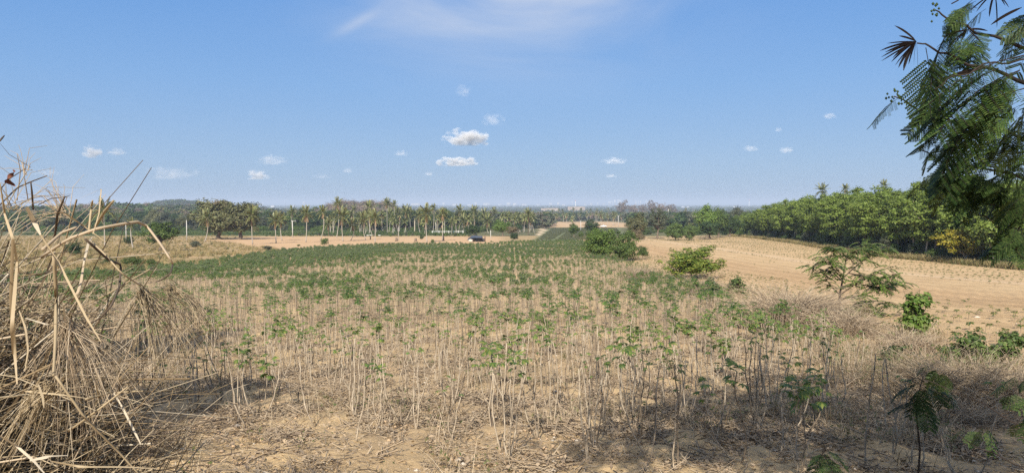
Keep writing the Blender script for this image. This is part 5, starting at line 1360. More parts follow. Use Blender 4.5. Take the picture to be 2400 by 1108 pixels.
def sapling():
    x, y = ground(1972, 742); g = h(x, y); s = m_per_px(y); r = np.random.default_rng(3)
    o = thing("sapling_tree", "sparse young tree with flat layers of drooping leaves at the border of the ploughed field", "tree", (x, y, g))
    def w(px, py, dy=0): v = at(px, py, y + dy); return np.array([v[0] - x, dy, v[2] - g])
    fork = w(1968, 690); fol = MB(); me0 = SPRAYS[0]; SV = np.array([v.co[:] for v in me0.vertices]); SF = np.array([p.vertices[:] for p in me0.polygons if len(p.vertices) == 4 and p.material_index == 0])
    mb = MB(); mb.tube([(0, 0, -.1), w(1968, 722), fork, w(1975, 655), w(1982, 612), w(1990, 575)], [.065, .055, .05, .035, .022, .008], 7); mb.obj("trunk", M['bark_dark'], o, True)
    br = [([(1968, 690), (1945, 668), (1928, 640), (1912, 618)], .3), ([(1970, 690), (2005, 665), (2050, 640), (2095, 622)], -.3), ([(1975, 655), (1950, 625), (1935, 598)], -.4), ([(1977, 650), (2010, 620), (2050, 592), (2085, 578)], .5), ([(1982, 612), (2010, 588), (2035, 570)], 0.2), ([(1975, 735), (2005, 712), (2060, 705), (2110, 722)], .2), ([(2005, 665), (2060, 672), (2120, 660)], .6), ([(2010, 712), (2050, 735), (2080, 750)], -.2), ([(1982, 612), (1960, 585), (1950, 578)], .3), ([(1990, 640), (2040, 650), (2100, 690)], .8), ([(1970, 700), (2030, 690), (2110, 640)], -.6)]
    for pts, dy in br:
        k = len(pts); P = [w(a, b, dy * i / (k - 1)) for i, (a, b) in enumerate(pts)]
        P = np.array([[np.interp(u, np.linspace(0, 1, k), np.array(P)[:, c]) for c in range(3)] for u in np.linspace(0, 1, 9)])
        mb = MB(); mb.tube(P, [.026, .006], 5, 0, False); b = mb.obj("branch", M['bark_dark'], o, True)
        for q in range(27):
            u = .22 + .78 * r.random(); c = np.array([np.interp(u, np.linspace(0, 1, 9), P[:, k2]) for k2 in range(3)]) + r.normal(size=3) * (.13, .16, .03)
            lf = link("leaf", SPRAYS[int(r.integers(4))], o); lf.location = c; a = r.random() * 6.28
            lf.rotation_euler = (r.normal() * .15, .1 + r.normal() * .15, a); q_ = 1.0 + .6 * r.random(); lf.scale = (q_,) * 3
        for q in range(18):
            u = .22 + .78 * r.random(); c = np.array([np.interp(u, np.linspace(0, 1, 9), P[:, k2]) for k2 in range(3)]) + r.normal(size=3) * (.13, .16, .03)
            R = np.array(Euler((r.normal() * .15, .1 + r.normal() * .15, r.random() * 6.28)).to_matrix()) * (1.0 + .6 * r.random()); fol.add(SV @ R.T + c, SF)
    tag(fol.obj("foliage", M['mid'], o), kind='stuff')
sapling()

def leafy_heap(name, label, cat, px, base, top, wpx, seed, leaf='light', n=1500, size=.12, depth=1.0, narrow=1.0, stumpy=True):
    x, y = ground(px, base); g = h(x, y); s = m_per_px(y); W, Hh = wpx * s / 2, (base - top) * s; r = np.random.default_rng(seed)
    o = thing(name, label, cat, (x, y, g))
    tw = MB(); C = []
    for q in range(16):
        a = r.random() * 6.28; e = np.array([math.cos(a) * W * .9 * r.random(), math.sin(a) * W * depth * r.random(), Hh * (.5 + .5 * r.random())])
        tw.tube([(e[0] * .15, e[1] * .15, -.05), e * (.45, .45, .6), e], [.02, .012, .004], 4, 0, False)
    tw.obj("stems", M['bark_dark'], o)
    mb = MB(); crown_cloud(mb, r, (0, 0, Hh * .52), (W, W * depth, Hh * .5), 34, n, size, size * .72, csize=.34)
    mb.obj("foliage", M[leaf], o)
    return o
leafy_heap("vine_stump", "tall stump overgrown by bright green vine leaves right of the sapling", "vine", 2143, 800, 672, 70, 1, 'light', 1300, .15, narrow=.6)
leafy_heap("vine_bush", "low green vine bush on top of the dry brush heap at right", "bush", 2295, 880, 772, 190, 2, 'mid', 2600, .095)
leafy_heap("border_bush", "small dark green bush on the field border below the yellow green bush", "bush", 1722, 690, 648, 52, 3, 'mid', 900, .16)
leafy_heap("border_bush", "low dark bush left of the dry mauve shrub", "bush", 1672, 705, 668, 60, 4, 'dark', 800, .14)
leafy_heap("border_bush", "dark leafy clump between vine stump and brush heap", "bush", 2092, 862, 812, 70, 5, 'dark', 700, .10)
leafy_heap("border_bush", "low green bush at the right edge above the brush heap", "bush", 2372, 815, 776, 70, 6, 'mid', 700, .10)

def dry_brush(name, label, cat, px, base, top, wpx, seed, n, mats=('twig', 'twig_dark'), depth=.8, arch=1.0, thick=.0035, lmin=.4):
    """heap of arching dead twigs"""
    x, y = ground(px, base); g = h(x, y); s = m_per_px(y); W, Hh = wpx * s / 2, (base - top) * s; r = np.random.default_rng(seed)
    o = thing(name, label, cat, (x, y, g)); mb = MB(); t = np.linspace(0, 1, 5)
    for q in range(n):
        b = np.array([r.normal() * W * .42, r.normal() * W * depth * .42, 0]); a = r.random() * 6.28; l = Hh * (lmin + (1.15 - lmin) * r.random()) * math.exp(-.5 * (b[0] / W) ** 2); out = l * (.3 + 1.1 * r.random()) * arch
        z = l * (1.5 * t - .75 * t ** 2 * (0.8 + .8 * r.random())); P = np.stack([b[0] + math.cos(a) * out * t, b[1] + math.sin(a) * out * t, np.maximum(z, 0.02)], 1) + r.normal(size=(5, 3)) * l * .03
        mb.tube(P, [thick * (0.7 + .8 * r.random()), thick * .35], 3, 0 if r.random() < .8 else 1, False)
        if r.random() < .5:
            k = int(r.integers(1, 4)); d = unit(r.normal(size=3) + (0, 0, .4)) * l * .3; mb.tube([P[k], P[k] + d * .6 + r.normal(size=3) * l * .02, P[k] + d], thick * .45, 3, 0, False)
    me = mb.obj("twigs", [M[m] for m in mats], o); tag(me, kind='stuff')
    return o
dry_brush("dry_shrub", "large mauve grey dry shrub left of the sparse sapling", "shrub", 1850, 772, 655, 240, 11, 2000, thick=.009)
dry_brush("dry_shrub", "dry straw coloured shrub at the foot of the sparse sapling", "shrub", 1985, 790, 715, 150, 12, 1400, thick=.007)
dry_brush("dry_shrub", "dead bush in front of the yellow green bush", "shrub", 1645, 690, 640, 110, 13, 500, thick=.012)
dry_brush("dry_shrub", "pale dead bush below the glossy field bush", "shrub", 1500, 660, 612, 110, 14, 500, thick=.014)
dry_brush("dry_shrub", "dry shrub around the vine stump", "shrub", 2120, 830, 760, 150, 15, 700, thick=.006)
dry_brush("brush_heap", "big heap of dead grass and twigs at the right below the vine bush", "brush heap", 2265, 945, 805, 330, 16, 2000, ('twig', 'straw_brown'), thick=.0042, arch=1.3, lmin=.3)
dry_brush("brush_heap", "low grey twig heap in the shade under the big brush heap", "brush heap", 2260, 990, 925, 230, 17, 700, ('twig', 'twig_dark'), thick=.004, arch=1.8, lmin=.2)
dry_brush("brush_heap", "dead grass heap at the right edge beside the big heap", "brush heap", 2400, 960, 850, 160, 18, 900, ('twig', 'straw_brown'), thick=.0045, arch=1.2)
dry_brush("dry_shrub", "spiky dark twig bush at the lower left under the dry grass", "shrub", 360, 1075, 935, 170, 19, 160, ('twig_dark', 'twig'), thick=.004, arch=1.1)
dry_brush("green_tuft", "tuft of green grass between the front stalks at right", "grass tuft", 1570, 868, 815, 46, 20, 60, ('weed', 'straw'), thick=.005, arch=.6)
dry_brush("green_tuft", "small green grass tuft beside the tree shade", "grass tuft", 1325, 842, 810, 40, 21, 40, ('weed', 'straw_brown'), thick=.004, arch=.6)

# ---------------------------------------------------------------- overhanging feathery tree on the right
def bipinnate(seed, L=.20, pin=7, pl=.085, nl=13, curl=.3):
    r = np.random.default_rng(1000 + seed); mb = MB(); t = np.linspace(0, 1, 5)
    P = np.stack([L * t, 0 * t, .05 * L * np.sin(2.6 * t) - curl * L * t ** 2], 1); mb.tube(P, [.0016, .0007], 3, 1, False)
    for a in np.linspace(.2, 1, pin):
        b = np.array([np.interp(a, t, P[:, k]) for k in range(3)])
        for sd in (-1, 1):
            l = pl * math.sin(math.pi * (.25 + .6 * a)) * (.9 + .2 * r.random()) + .01; d = unit(np.array([.62, sd * .85, -.12 - .3 * r.random()]))
            e = b + d * l + np.array([0, 0, -l * .18]); mb.tube([b, e], .0006, 3, 1, False)
            u = unit(np.array([d[0], d[1], 0])); nrm = np.array([-u[1], u[0], 0])
            for q in np.linspace(.06, 1, nl):
                c = b * (1 - q) + e * q
                for s2 in (-1, 1):
                    k = (u * .35 + nrm * s2 * .94); ll = .0135 * (1 - .35 * abs(q - .45)); w = u * .0058
                    mb.add([c, c + k * ll * .5 - w, c + k * ll - (0, 0, .002), c + k * ll * .5 + w], [(0, 1, 2, 3)])
    return mb.mesh("leaf", [M['near_leaf'], M['bark_black']])
BIP = [bipinnate(0), bipinnate(1, .17, 6, .07, 11, .5), bipinnate(2, .23, 8, .095, 14, .2), bipinnate(3, .15, 5, .08, 12, .7)]
def bip_low(seed):
    mb = MB()
    for a in np.linspace(.2, 1, 6):
        for sd in (-1, 1):
            b = np.array([.2 * a, 0, -.05 * a * a]); d = np.array([.6, sd * .85, -.25]) * .08; w = np.array([.85, -sd * .5, 0]) * .011
            mb.add([b, b + d * .4 - w, b + d, b + d * .4 + w], [(0, 1, 2, 3)])
    return mb
def feathery_tree():
    r = np.random.default_rng(17); bx, by = 3.9, 2.7; g = h(bx, by)
    o = thing("feathery_tree", "tree with feathery leaves and dark seed pods overhanging the right edge of the view", "tree", (bx, by, g))
    O = np.array([bx, by, g])
    def w(px, py, Y): return at(px, py, Y) - O
    fork = np.array([3.6, 2.9, .2]) - O
    mb = MB(); mb.tube([(0, 0, -.2), (-.05, .05, .9), fork, fork + (-.1, 0, 1.2), fork + (-.5, -.1, 2.4)], [.12, .10, .085, .06, .03], 9); mb.obj("trunk", M['bark'], o, True)
    paths = [([(2620, 200, 2.7), (2400, 108, 2.5), (2312, 85, 2.45), (2270, 65, 2.4), (2239, 54, 2.4), (2209, 38, 2.4), (2187, 18, 2.4)], .009),
             ([(2600, 260, 2.6), (2400, 190, 2.4), (2308, 161, 2.3), (2239, 137, 2.3), (2207, 123, 2.3), (2179, 111, 2.3), (2149, 97, 2.3)], .010),
             ([(2600, 420, 2.8), (2420, 330, 2.6), (2320, 300, 2.55), (2250, 290, 2.5), (2180, 275, 2.5), (2130, 245, 2.5), (2095, 222, 2.5)], .009),
             ([(2600, 520, 2.9), (2400, 420, 2.7), (2300, 390, 2.6), (2230, 388, 2.6), (2190, 370, 2.6), (2150, 345, 2.6)], .009),
             ([(2600, 60, 2.4), (2480, 0, 2.4), (2400, -30, 2.4), (2330, -20, 2.4), (2270, -10, 2.4), (2230, 5, 2.4)], .010),
             ([(2620, 560, 3.0), (2480, 520, 2.9), (2390, 500, 2.8), (2320, 480, 2.8), (2260, 460, 2.8), (2215, 455, 2.8)], .009),
             ([(2500, 300, 2.7), (2430, 420, 2.7), (2390, 520, 2.75), (2380, 590, 2.8)], .010),
             ([(2480, 150, 2.2), (2400, 140, 2.0), (2320, 150, 1.95), (2250, 175, 1.9), (2190, 205, 1.9)], .006),
             ([(2560, 700, 2.9), (2420, 640, 2.9), (2330, 520, 2.9), (2290, 500, 2.9)], .008),
             ([(2640, 1120, 3.2), (2420, 1010, 3.3), (2300, 945, 3.4), (2210, 905, 3.45), (2135, 880, 3.5)], .008),
             ([(2640, 1250, 3.2), (2420, 1100, 3.2), (2330, 1065, 3.2), (2270, 1035, 3.2), (2225, 1008, 3.2)], .007),
             ([(2640, 950, 3.0), (2500, 930, 3.0), (2420, 960, 3.0), (2370, 1000, 3.0)], .008)]
    ends = []
    for pts, rad in paths:
        P = np.array([w(*p) for p in pts]); k = len(P)
        s0 = P[0]; root = fork + (s0 - fork) * 0.02
        Q = np.concatenate([[root, root * .4 + s0 * .6 + (0, 0, .08)], P]) ; uu = np.linspace(0, 1, len(Q)); F = np.stack([np.interp(np.linspace(0, 1, 24), uu, Q[:, c]) for c in range(3)], 1)
        F[:, 2] += .006 * np.sin(np.arange(24) * 1.3); F[:, 0] += .004 * np.cos(np.arange(24) * 1.7)
        mb = MB(); mb.tube(F, [rad * 1.3, rad * .48, rad * .22], 6); mb.obj("branch", M['bark_black'], o, True); ends.append(P)
    def leaf(px, py, Y, s=1.0, yaw=None, pitch=None, k=None, roll=None):
        lf = link("leaf", BIP[int(r.integers(4)) if k is None else k], o); lf.location = w(px, py, Y)
        lf.rotation_euler = (r.normal() * .5 if roll is None else roll, (.35 + .4 * r.random()) if pitch is None else pitch, (math.pi + r.normal() * .8) if yaw is None else yaw); lf.scale = (s,) * 3
    cl = [(2230, 25, 50, 22, 2.45, 6), (2255, 12, 30, 14, 2.4, 5), (2205, 80, 22, 30, 2.4, 8), (2240, 110, 40, 16, 2.45, 5), (2190, 135, 30, 40, 2.35, 6), (2265, 150, 25, 25, 2.4, 3), (2380, 60, 26, 60, 2.5, 14), (2330, 190, 70, 25, 2.0, 12), (2270, 215, 60, 25, 2.0, 5), (2350, 250, 60, 40, 2.3, 18), (2260, 280, 50, 30, 2.45, 9), (2180, 275, 40, 18, 2.5, 8), (2130, 260, 22, 20, 2.5, 5), (2200, 340, 40, 20, 2.5, 6), (2280, 330, 50, 26, 2.5, 8), (2360, 340, 45, 40, 2.6, 22), (2170, 345, 24, 14, 2.6, 5), (2260, 375, 50, 18, 2.6, 9), (2340, 410, 50, 26, 2.65, 16), (2230, 430, 40, 26, 2.8, 14), (2205, 425, 36, 22, 2.8, 14), (2250, 440, 40, 22, 2.8, 16), (2300, 440, 40, 26, 2.8, 16), (2345, 490, 16, 50, 2.75, 20), (2338, 560, 12, 34, 2.8, 16), (2140, 880, 30, 16, 3.5, 5), (2165, 890, 30, 14, 3.45, 4), (2225, 1010, 40, 12, 3.2, 5), (2385, 960, 26, 44, 3.0, 12), (2370, 900, 26, 18, 3.05, 4)]
    n = 0
    for px, py, sx, sy, Y, c in cl:
        for q in range(int(c * .82)):
            leaf(px + r.normal() * sx * .6 + 48, py + r.normal() * sy * .55 - 8, Y + r.normal() * .12, .34 + .30 * r.random()); n += 1
    # clear big sprays in the upper right
    for px, py, Y, s, yaw, pit in ((2400, 130, 1.85, 1.15, math.pi, .30), (2390, 165, 1.85, 1.2, math.pi + .2, .42), (2410, 205, 1.9, 1.2, math.pi - .2, .35), (2340, 160, 1.9, 1.1, math.pi + .1, .5), (2330, 235, 1.9, 1.0, math.pi, .8), (2290, 260, 1.95, 1.0, math.pi + .3, .9), (2200, 120, 2.3, .9, math.pi + .3, 1.3), (2170, 112, 2.3, .9, 0.4, 1.35), (2230, 62, 2.4, .8, math.pi, 1.1), (2110, 228, 2.5, .55, math.pi, .6)):
        leaf(px, py, Y, s, yaw, pit, 2, 0.0); n += 1
    # pods in star clusters
    pm = []
    for k in range(3):
        mb = MB(); L = 1.0; t = np.linspace(0, 1, 7); c = (.10, .18, .02)[k]; P = np.stack([L * t, 0 * t, -c * L * t ** 2 + .05 * np.sin(t * 3)], 1)
        mb.ribbon(P, [.02, .10, .125, .13, .125, .10, .02], (0, .35, 1), 0, .10); mb.ribbon(P + (0, .004, 0), [.02, .09, .115, .12, .115, .09, .02], (0, .35, 1), 0, -.08); pm.append(mb.mesh("pod", M['pod']))
    def pod(p0, p1, Y, dy=0.0, k=None, fat=1.0):
        a, b = Vector(w(*p0, Y)), Vector(w(*p1, Y + dy)); d = b - a
        q = link("pod", pm[int(r.integers(3)) if k is None else k], o); q.location = a; q.rotation_mode = 'QUATERNION'; q.rotation_quaternion = d.to_track_quat('X', 'Z'); l = d.length; q.scale = (l, l * .5, l * .62 * fat)
    for tip, f in (((2101, 56), .9), ((2107, 84), 1.0), ((2062, 113), .6), ((2065, 131), .5), ((2066, 143), .5), ((2087, 143), .8), ((2102, 157), 1.1), ((2112, 164), 1.4), ((2128, 150), 1.0), ((2140, 150), 1.0)): pod((2147, 97), tip, 2.3, -.05 + .1 * r.random(), None, f)
    for tip, f in (((2080, 100), .6), ((2075, 122), .7), ((2090, 128), .9), ((2095, 150), .6), ((2120, 140), .9), ((2152, 160), .7)): pod((2148, 98), tip, 2.3, -.05 + .1 * r.random(), None, f)
    for tip, f in (((2209, 85), .8), ((2224, 104), .7), ((2232, 104), .8), ((2236, 134), .7), ((2315, 69), 1.0), ((2307, 108), 1.1)): pod((2268, 70), tip, 2.4, -.04 + .08 * r.random(), None, f)
    for tip, f in (((2270, 25), .6), ((2285, 24), .8), ((2318, 40), 1.3), ((2337, 65), .7), ((2358, 12), 1.2), ((2368, 14), 1.0)): pod((2332, -18), tip, 2.4, 0, None, f)
    pod((2395, 18), (2322, 58), 2.4, 0, 2, 1.1); pod((2308, 161), (2193, 187), 2.3, 0, 0, 1.0); pod((2372, 108), (2364, 132), 2.4, 0, None, .8)
    # buds at branch tips
    bm = MB(); V = np.array([(0, 0, 1), (.9, 0, 0), (0, .9, 0), (-.9, 0, 0), (0, -.9, 0), (0, 0, -1)]) * .006; bm.add(V, [(0, 1, 2), (0, 2, 3), (0, 3, 4), (0, 4, 1), (5, 2, 1), (5, 3, 2), (5, 4, 3), (5, 1, 4)]); bme = bm.mesh("flower_bud", M['dark'])
    for cx_, cy_, Y, c in ((2187, 18, 2.4, 9), (2197, 40, 2.4, 4), (2098, 224, 2.5, 12), (2115, 240, 2.5, 6), (2325, 352, 2.6, 9), (2150, 345, 2.6, 6)):
        for q in range(c): b = link("flower_bud", bme, o); b.location = w(cx_ + r.normal() * 8, cy_ + r.normal() * 7, Y); b.scale = (.7 + .5 * r.random(),) * 3
    # the rest of the crown, above and right of the picture
    fm = MB(); low = bip_low(0); LV, LF = np.concatenate(low.v), np.concatenate(low.f)
    def clump(c, rad, m):
        for q in range(int(m * .9)):
            p = np.array(c) + r.normal(size=3) * np.array(rad) * .62
            if p[1] > -.3 and 554 - (p[2] * _cp + p[1] * _sp) / max(.1, p[1] * _cp - p[2] * _sp) * F_PX > -330 and (CX + F_PX * p[0] / max(.1, p[1])) < 2640: continue
            if np.linalg.norm(p) < 1.3: continue
            e = Euler((r.normal() * .4, .4 + r.normal() * .4, r.random() * 6.28)).to_matrix(); R = np.array(e) * (1.3 + .7 * r.random())
            fm.add(LV @ R.T + p - O, LF)
    for c, rad, m in (((1.6, 3.6, 2.3), (1.0, 1.1, .5), 240), ((3.1, 3.8, 2.4), (1.3, 1.2, .7), 420), ((4.6, 3.0, 1.6), (1.2, 1.3, 1.0), 420), ((2.5, 2.6, 3.2), (1.2, 1.0, .5), 240), ((4.4, 4.4, 3.0), (1.3, 1.3, .8), 300), ((3.2, 2.2, .3), (.7, .6, .7), 160), ((3.9, 2.9, -.8), (.8, .8, .6), 140), ((3.7, 2.4, 1.3), (.9, .8, .5), 260), ((5.0, 3.5, .9), (.9, .9, .6), 260), ((2.3, 1.3, 2.2), (1.0, .7, .4), 260), ((1.2, 1.4, 2.6), (.9, .7, .3), 170), ((6.0, 4.2, 1.6), (1.1, 1.0, .7), 260), ((.4, 1.0, 2.6), (.9, .6, .3), 130), ((5.6, 2.6, 2.4), (1.3, 1.0, .7), 260)): clump(c, rad, m)
    tag(fm.obj("foliage", M['near_leaf'], o), kind='stuff')
    lm = MB()
    for c in ((1.6, 3.6, 2.2), (3.1, 3.8, 2.3), (4.6, 3.0, 1.5), (2.5, 2.6, 3.0), (4.4, 4.4, 2.9), (2.3, 1.3, 2.1), (1.2, 1.4, 2.5), (.4, 1.0, 2.5), (5.6, 2.6, 2.3), (6.0, 4.2, 1.5), (5.0, 3.5, .8)):
        c = np.array(c) - O; s = fork + (-.1, 0, 1.0); lm.tube([s, s * .5 + c * .5 + (0, 0, .3), c], [.04, .025, .008], 6)
    lm.obj("limb", M['bark'], o, True)
    print("feathery leaves", n)
feathery_tree()
# saplings of the same kind in the shade at the lower right
def feather_sapling(px, base, top, label, seed, nl):
    x, y = ground(px, base); g = h(x, y); hh = float(at(px, top, y)[2]) - g; r = np.random.default_rng(seed)
    o = thing("feathery_sapling", label, "sapling", (x, y, g)); P = np.array([(0, 0, -.05), (.02, 0, hh * .4), (-.02, .02, hh * .75), (.03, 0, hh)])
    mb = MB(); mb.tube(P, [.011, .004], 5); mb.obj("stem", M['bark_dark'], o, True)
    for q in range(nl):
        lf = link("leaf", BIP[int(r.integers(4))], o); lf.location = (.02, 0, hh * (.78 + .22 * q / nl)); lf.rotation_euler = (r.normal() * .2, .5 + r.normal() * .3, q * 2.4 + r.normal() * .3); s = 1.0 + .35 * r.random(); lf.scale = (s,) * 3
feather_sapling(2148, 1165, 880, "feathery leaved sapling on a dark stem in the shade at lower right", 1, 12)
feather_sapling(1925, 1160, 1050, "low feathery sprig at the bottom edge in the tree shade", 2, 6)

# ---------------------------------------------------------------- dry grass on the left
def dry_grass():
    r = np.random.default_rng(23); bx, by = -2.35, 2.9; g = h(bx, by)
    o = thing("dry_grass_clump", "huge clump of dead straw coloured grass filling the left edge", "dry grass", (bx, by, g)); O = np.array([bx, by, g])
    def w(px, py, Y): return at(px, py, Y) - O
    def smooth(P, n=12):
        P = np.array(P); k = len(P); u = np.linspace(0, 1, n); v = np.linspace(0, 1, k)
        return np.stack([np.interp(u, v, P[:, c]) for c in range(3)], 1)
    # stems and blades traced one by one where they stand out
    key = [([(97, 602), (160, 560), (230, 535), (320, 519), (345, 530), (375, 570), (395, 600), (405, 618)], 2.3, .010, 's', 'twig'),
           ([(63, 485), (80, 520), (95, 550)], 1.9, .020, 'b', 'straw_pale'), ([(95, 550), (140, 620), (200, 740), (236, 800)], 1.9, .010, 'b', 'straw'),
           ([(215, 556), (207, 570), (200, 600), (195, 620)], 2.4, .016, 'b', 'straw_pale'), ([(197, 610), (190, 660), (180, 690), (165, 712)], 2.4, .016, 'b', 'twig'),
           ([(105, 503), (148, 497), (190, 525), (248, 567)], 2.2, .008, 'b', 'straw'), ([(218, 548), (232, 500), (237, 446), (236, 443), (183, 467)], 2.3, .007, 'b', 'straw'),
           ([(208, 548), (215, 480), (217, 470)], 2.3, .008, 's', 'straw'), ([(222, 532), (245, 495), (266, 470)], 2.3, .010, 's', 'straw'), ([(100, 585), (145, 545), (180, 532)], 2.2, .010, 's', 'twig'),
           ([(200, 560), (255, 610), (284, 620), (280, 670), (262, 715), (235, 745), (180, 775)], 2.4, .008, 's', 'twig_dark'), ([(210, 562), (240, 590), (285, 640), (330, 670)], 2.5, .007, 's', 'straw'),
           ([(360, 626), (310, 655), (250, 690), (190, 720)], 2.5, .006, 's', 'straw'), ([(405, 618), (400, 640), (380, 655), (365, 660)], 2.3, .005, 's', 'twig_dark'),
           ([(0, 662), (20, 640), (36, 626)], 1.8, .010, 'b', 'straw_pale'), ([(40, 610), (34, 690), (28, 760), (30, 830)], 1.8, .016, 'b', 'straw'), ([(30, 560), (26, 700), (34, 820), (40, 900)], 1.9, .016, 'b', 'straw'),
           ([(10, 500), (30, 560), (45, 640)], 1.9, .012, 'b', 'straw'), ([(0, 1020), (40, 1045), (80, 1080), (110, 1115)], 1.5, .009, 'b', 'straw_pale'), ([(70, 1078), (120, 1068), (160, 1066)], 1.6, .014, 'b', 'straw_pale'),
           ([(120, 1080), (190, 1093), (290, 1093), (367, 1097)], 1.8, .012, 'b', 'straw'), ([(265, 917), (290, 960), (320, 1020), (330, 1040)], 2.3, .011, 'b', 'straw_pale'), ([(200, 935), (265, 918)], 2.3, .008, 's', 'straw'),
           ([(90, 900), (100, 930), (103, 955)], 1.9, .010, 'b', 'straw'), ([(225, 900), (232, 935)], 2.3, .007, 'b', 'straw'), ([(335, 995), (250, 1010), (180, 1030), (120, 1050)], 2.0, .008, 'b', 'straw'),
           ([(0, 910), (60, 916), (150, 925), (200, 932)], 2.0, .010, 'b', 'straw'), ([(60, 745), (110, 760), (160, 757)], 2.1, .008, 'b', 'straw_pale'), ([(45, 728), (60, 770), (66, 820), (58, 870)], 2.0, .009, 'b', 'straw'),
           ([(126, 600), (132, 700), (130, 800), (125, 880)], 2.2, .012, 's', 'straw'), ([(150, 715), (152, 760), (155, 830)], 2.3, .010, 'b', 'straw_pale'), ([(0, 445), (20, 420), (60, 395)], 2.3, .004, 's', 'twig_dark'),
           ([(0, 480), (40, 440), (75, 425), (110, 412)], 2.3, .005, 's', 'twig_dark'), ([(15, 520), (8, 480), (0, 430)], 2.2, .006, 's', 'straw'), ([(78, 490), (75, 450), (72, 425)], 2.3, .006, 's', 'twig_dark'), ([(128, 560), (135, 500), (152, 460)], 2.4, .008, 's', 'twig_dark'),
           ([(90, 480), (120, 465), (150, 462), (164, 458)], 2.4, .003, 's', 'twig_dark'), ([(0, 330), (10, 318)], 2.2, .006, 's', 'twig_dark'), ([(66, 470), (58, 420), (52, 380)], 2.3, .003, 's', 'twig'), ([(40, 470), (48, 400), (40, 360)], 2.4, .003, 's', 'twig'), ([(160, 1010), (230, 960), (300, 905)], 2.2, .007, 's', 'straw'), ([(130, 880), (200, 980), (280, 1060), (330, 1115)], 2.1, .008, 's', 'straw')]
    for pts, Y, wd, ty, mt in key:
        k = len(pts); P = smooth([w(a, b, Y + .10 * math.sin(i * 1.3 + pts[0][0])) for i, (a, b) in enumerate(pts)], 2 + 3 * k); mb = MB()
        if ty == 's': mb.tube(P, [wd * .5, wd * .5, wd * .3], 5)
        else: mb.ribbon(P, [wd * .35, wd * .6, wd * .55, wd * .2], (.9, .25, .35), 0, .12)
        mb.obj("blade" if ty == 'b' else "stalk", M[mt], o)
    # generic blades: shared shapes set in the clump
    BL = []
    for k in range(16):
        rq = np.random.default_rng(500 + k); mb = MB(); t = np.linspace(0, 1, 9); L = 1.0; arc = .2 + .9 * rq.random(); kink = rq.random() < .45
        x = arc * .6 * t ** 2; z = t - .45 * arc * t ** 2.4
        if kink: kx = .45 + .3 * rq.random(); s = t > kx; x = np.where(s, np.interp(kx, t, x) + (t - kx) * .9, x); z = np.where(s, np.interp(kx, t, z) - (t - kx) * (.5 * rq.random() + .2), z)
        P = np.stack([x, .03 * np.sin(t * 5 + k), z], 1); wd = (.004 + .010 * rq.random() ** 1.8)
        if k % 3 == 0: mb.tube(P, [.005, .0035, .002], 5)
        else: mb.ribbon(P, [wd, wd * 1.1, wd, wd * .3], (0, 1, .2), 0, .1)
        BL.append(mb.mesh("stalk" if k % 3 == 0 else "blade", M[('straw', 'straw', 'straw_pale', 'straw_brown')[k % 4]]))
    def spot():
        while True:
            p = np.array([r.normal() * .55 - .15, r.normal() * .55, 0])
            if -1.6 < p[0] < .95 and (p[1] + by) > 2.0 and (p[0] + bx) < -.40 * (p[1] + by) - .55: return p
    for q in range(250):
        p = spot(); me = BL[int(r.integers(16))]; b = link("stalk" if me.name.startswith("stalk") else "blade", me, o); l = .75 + .72 * r.random(); l *= math.exp(-max(0, p[0] - .1) * .75)
        p[2] = h(p[0] + bx, p[1] + by) - g; b.location = p + np.array([0, 0, 0.25 * r.random() ** 2]); b.scale = (l, l if l < 1.3 else 1.3, l); b.rotation_euler = (r.normal() * .24, r.normal() * .24, r.random() * 6.28)
    mb = MB(); t = np.linspace(0, 1, 6)
    for q in range(8200):                        # the mass of thin stalks
        p = spot() * (1.08, 1.05, 1) - ((.28 if q % 3 == 0 else 0), 0, 0); p[2] = h(p[0] + bx, p[1] + by) - g; l = (.45 + 1.25 * r.random() ** .9) * math.exp(-max(0, p[0] + .1) * 0.9); a = r.random() * 6.28; arc = .15 + 1.15 * r.random(); st = p + np.array([0, 0, l * .55 * r.random() ** 1.5])
        wv = np.array([math.cos(a), math.sin(a), 0]); tl = r.normal(size=2) * .28
        P = st + np.outer(arc * .6 * l * t ** 2, wv) + np.outer(l * (t - .55 * arc * t ** 2.3), (tl[0], tl[1], 1.0)) + r.normal(size=(6, 3)) * .008
        m_ = r.choice(5, p=[.34, .10, .30, .16, .10])
        if r.random() < .45: mb.ribbon(P, [.006 + .014 * r.random() ** 1.5, .003], (math.sin(a), -math.cos(a), .3), m_)
        else: mb.tube(P, [.0042, .0016], 3, m_, False)
    for q in range(3200):                         # crossing fallen straws
        p = spot(); p[2] = h(p[0] + bx, p[1] + by) - g + 1.75 * r.random() ** 1.1 * math.exp(-max(0, p[0]) * 1.6); d = unit(r.normal(size=3) * (1, 1, .55)) * (.15 + .45 * r.random()); mb.tube([p - d, p + r.normal(size=3) * .02, p + d], [.005 * r.random() + .0015, .0014], 3, int(r.choice(5, p=[.42, .18, .2, .12, .08])), False)
    tag(mb.obj("straw", [M['straw'], M['straw_pale'], M['straw_brown'], M['twig'], M['twig_dark']], o), kind='stuff')
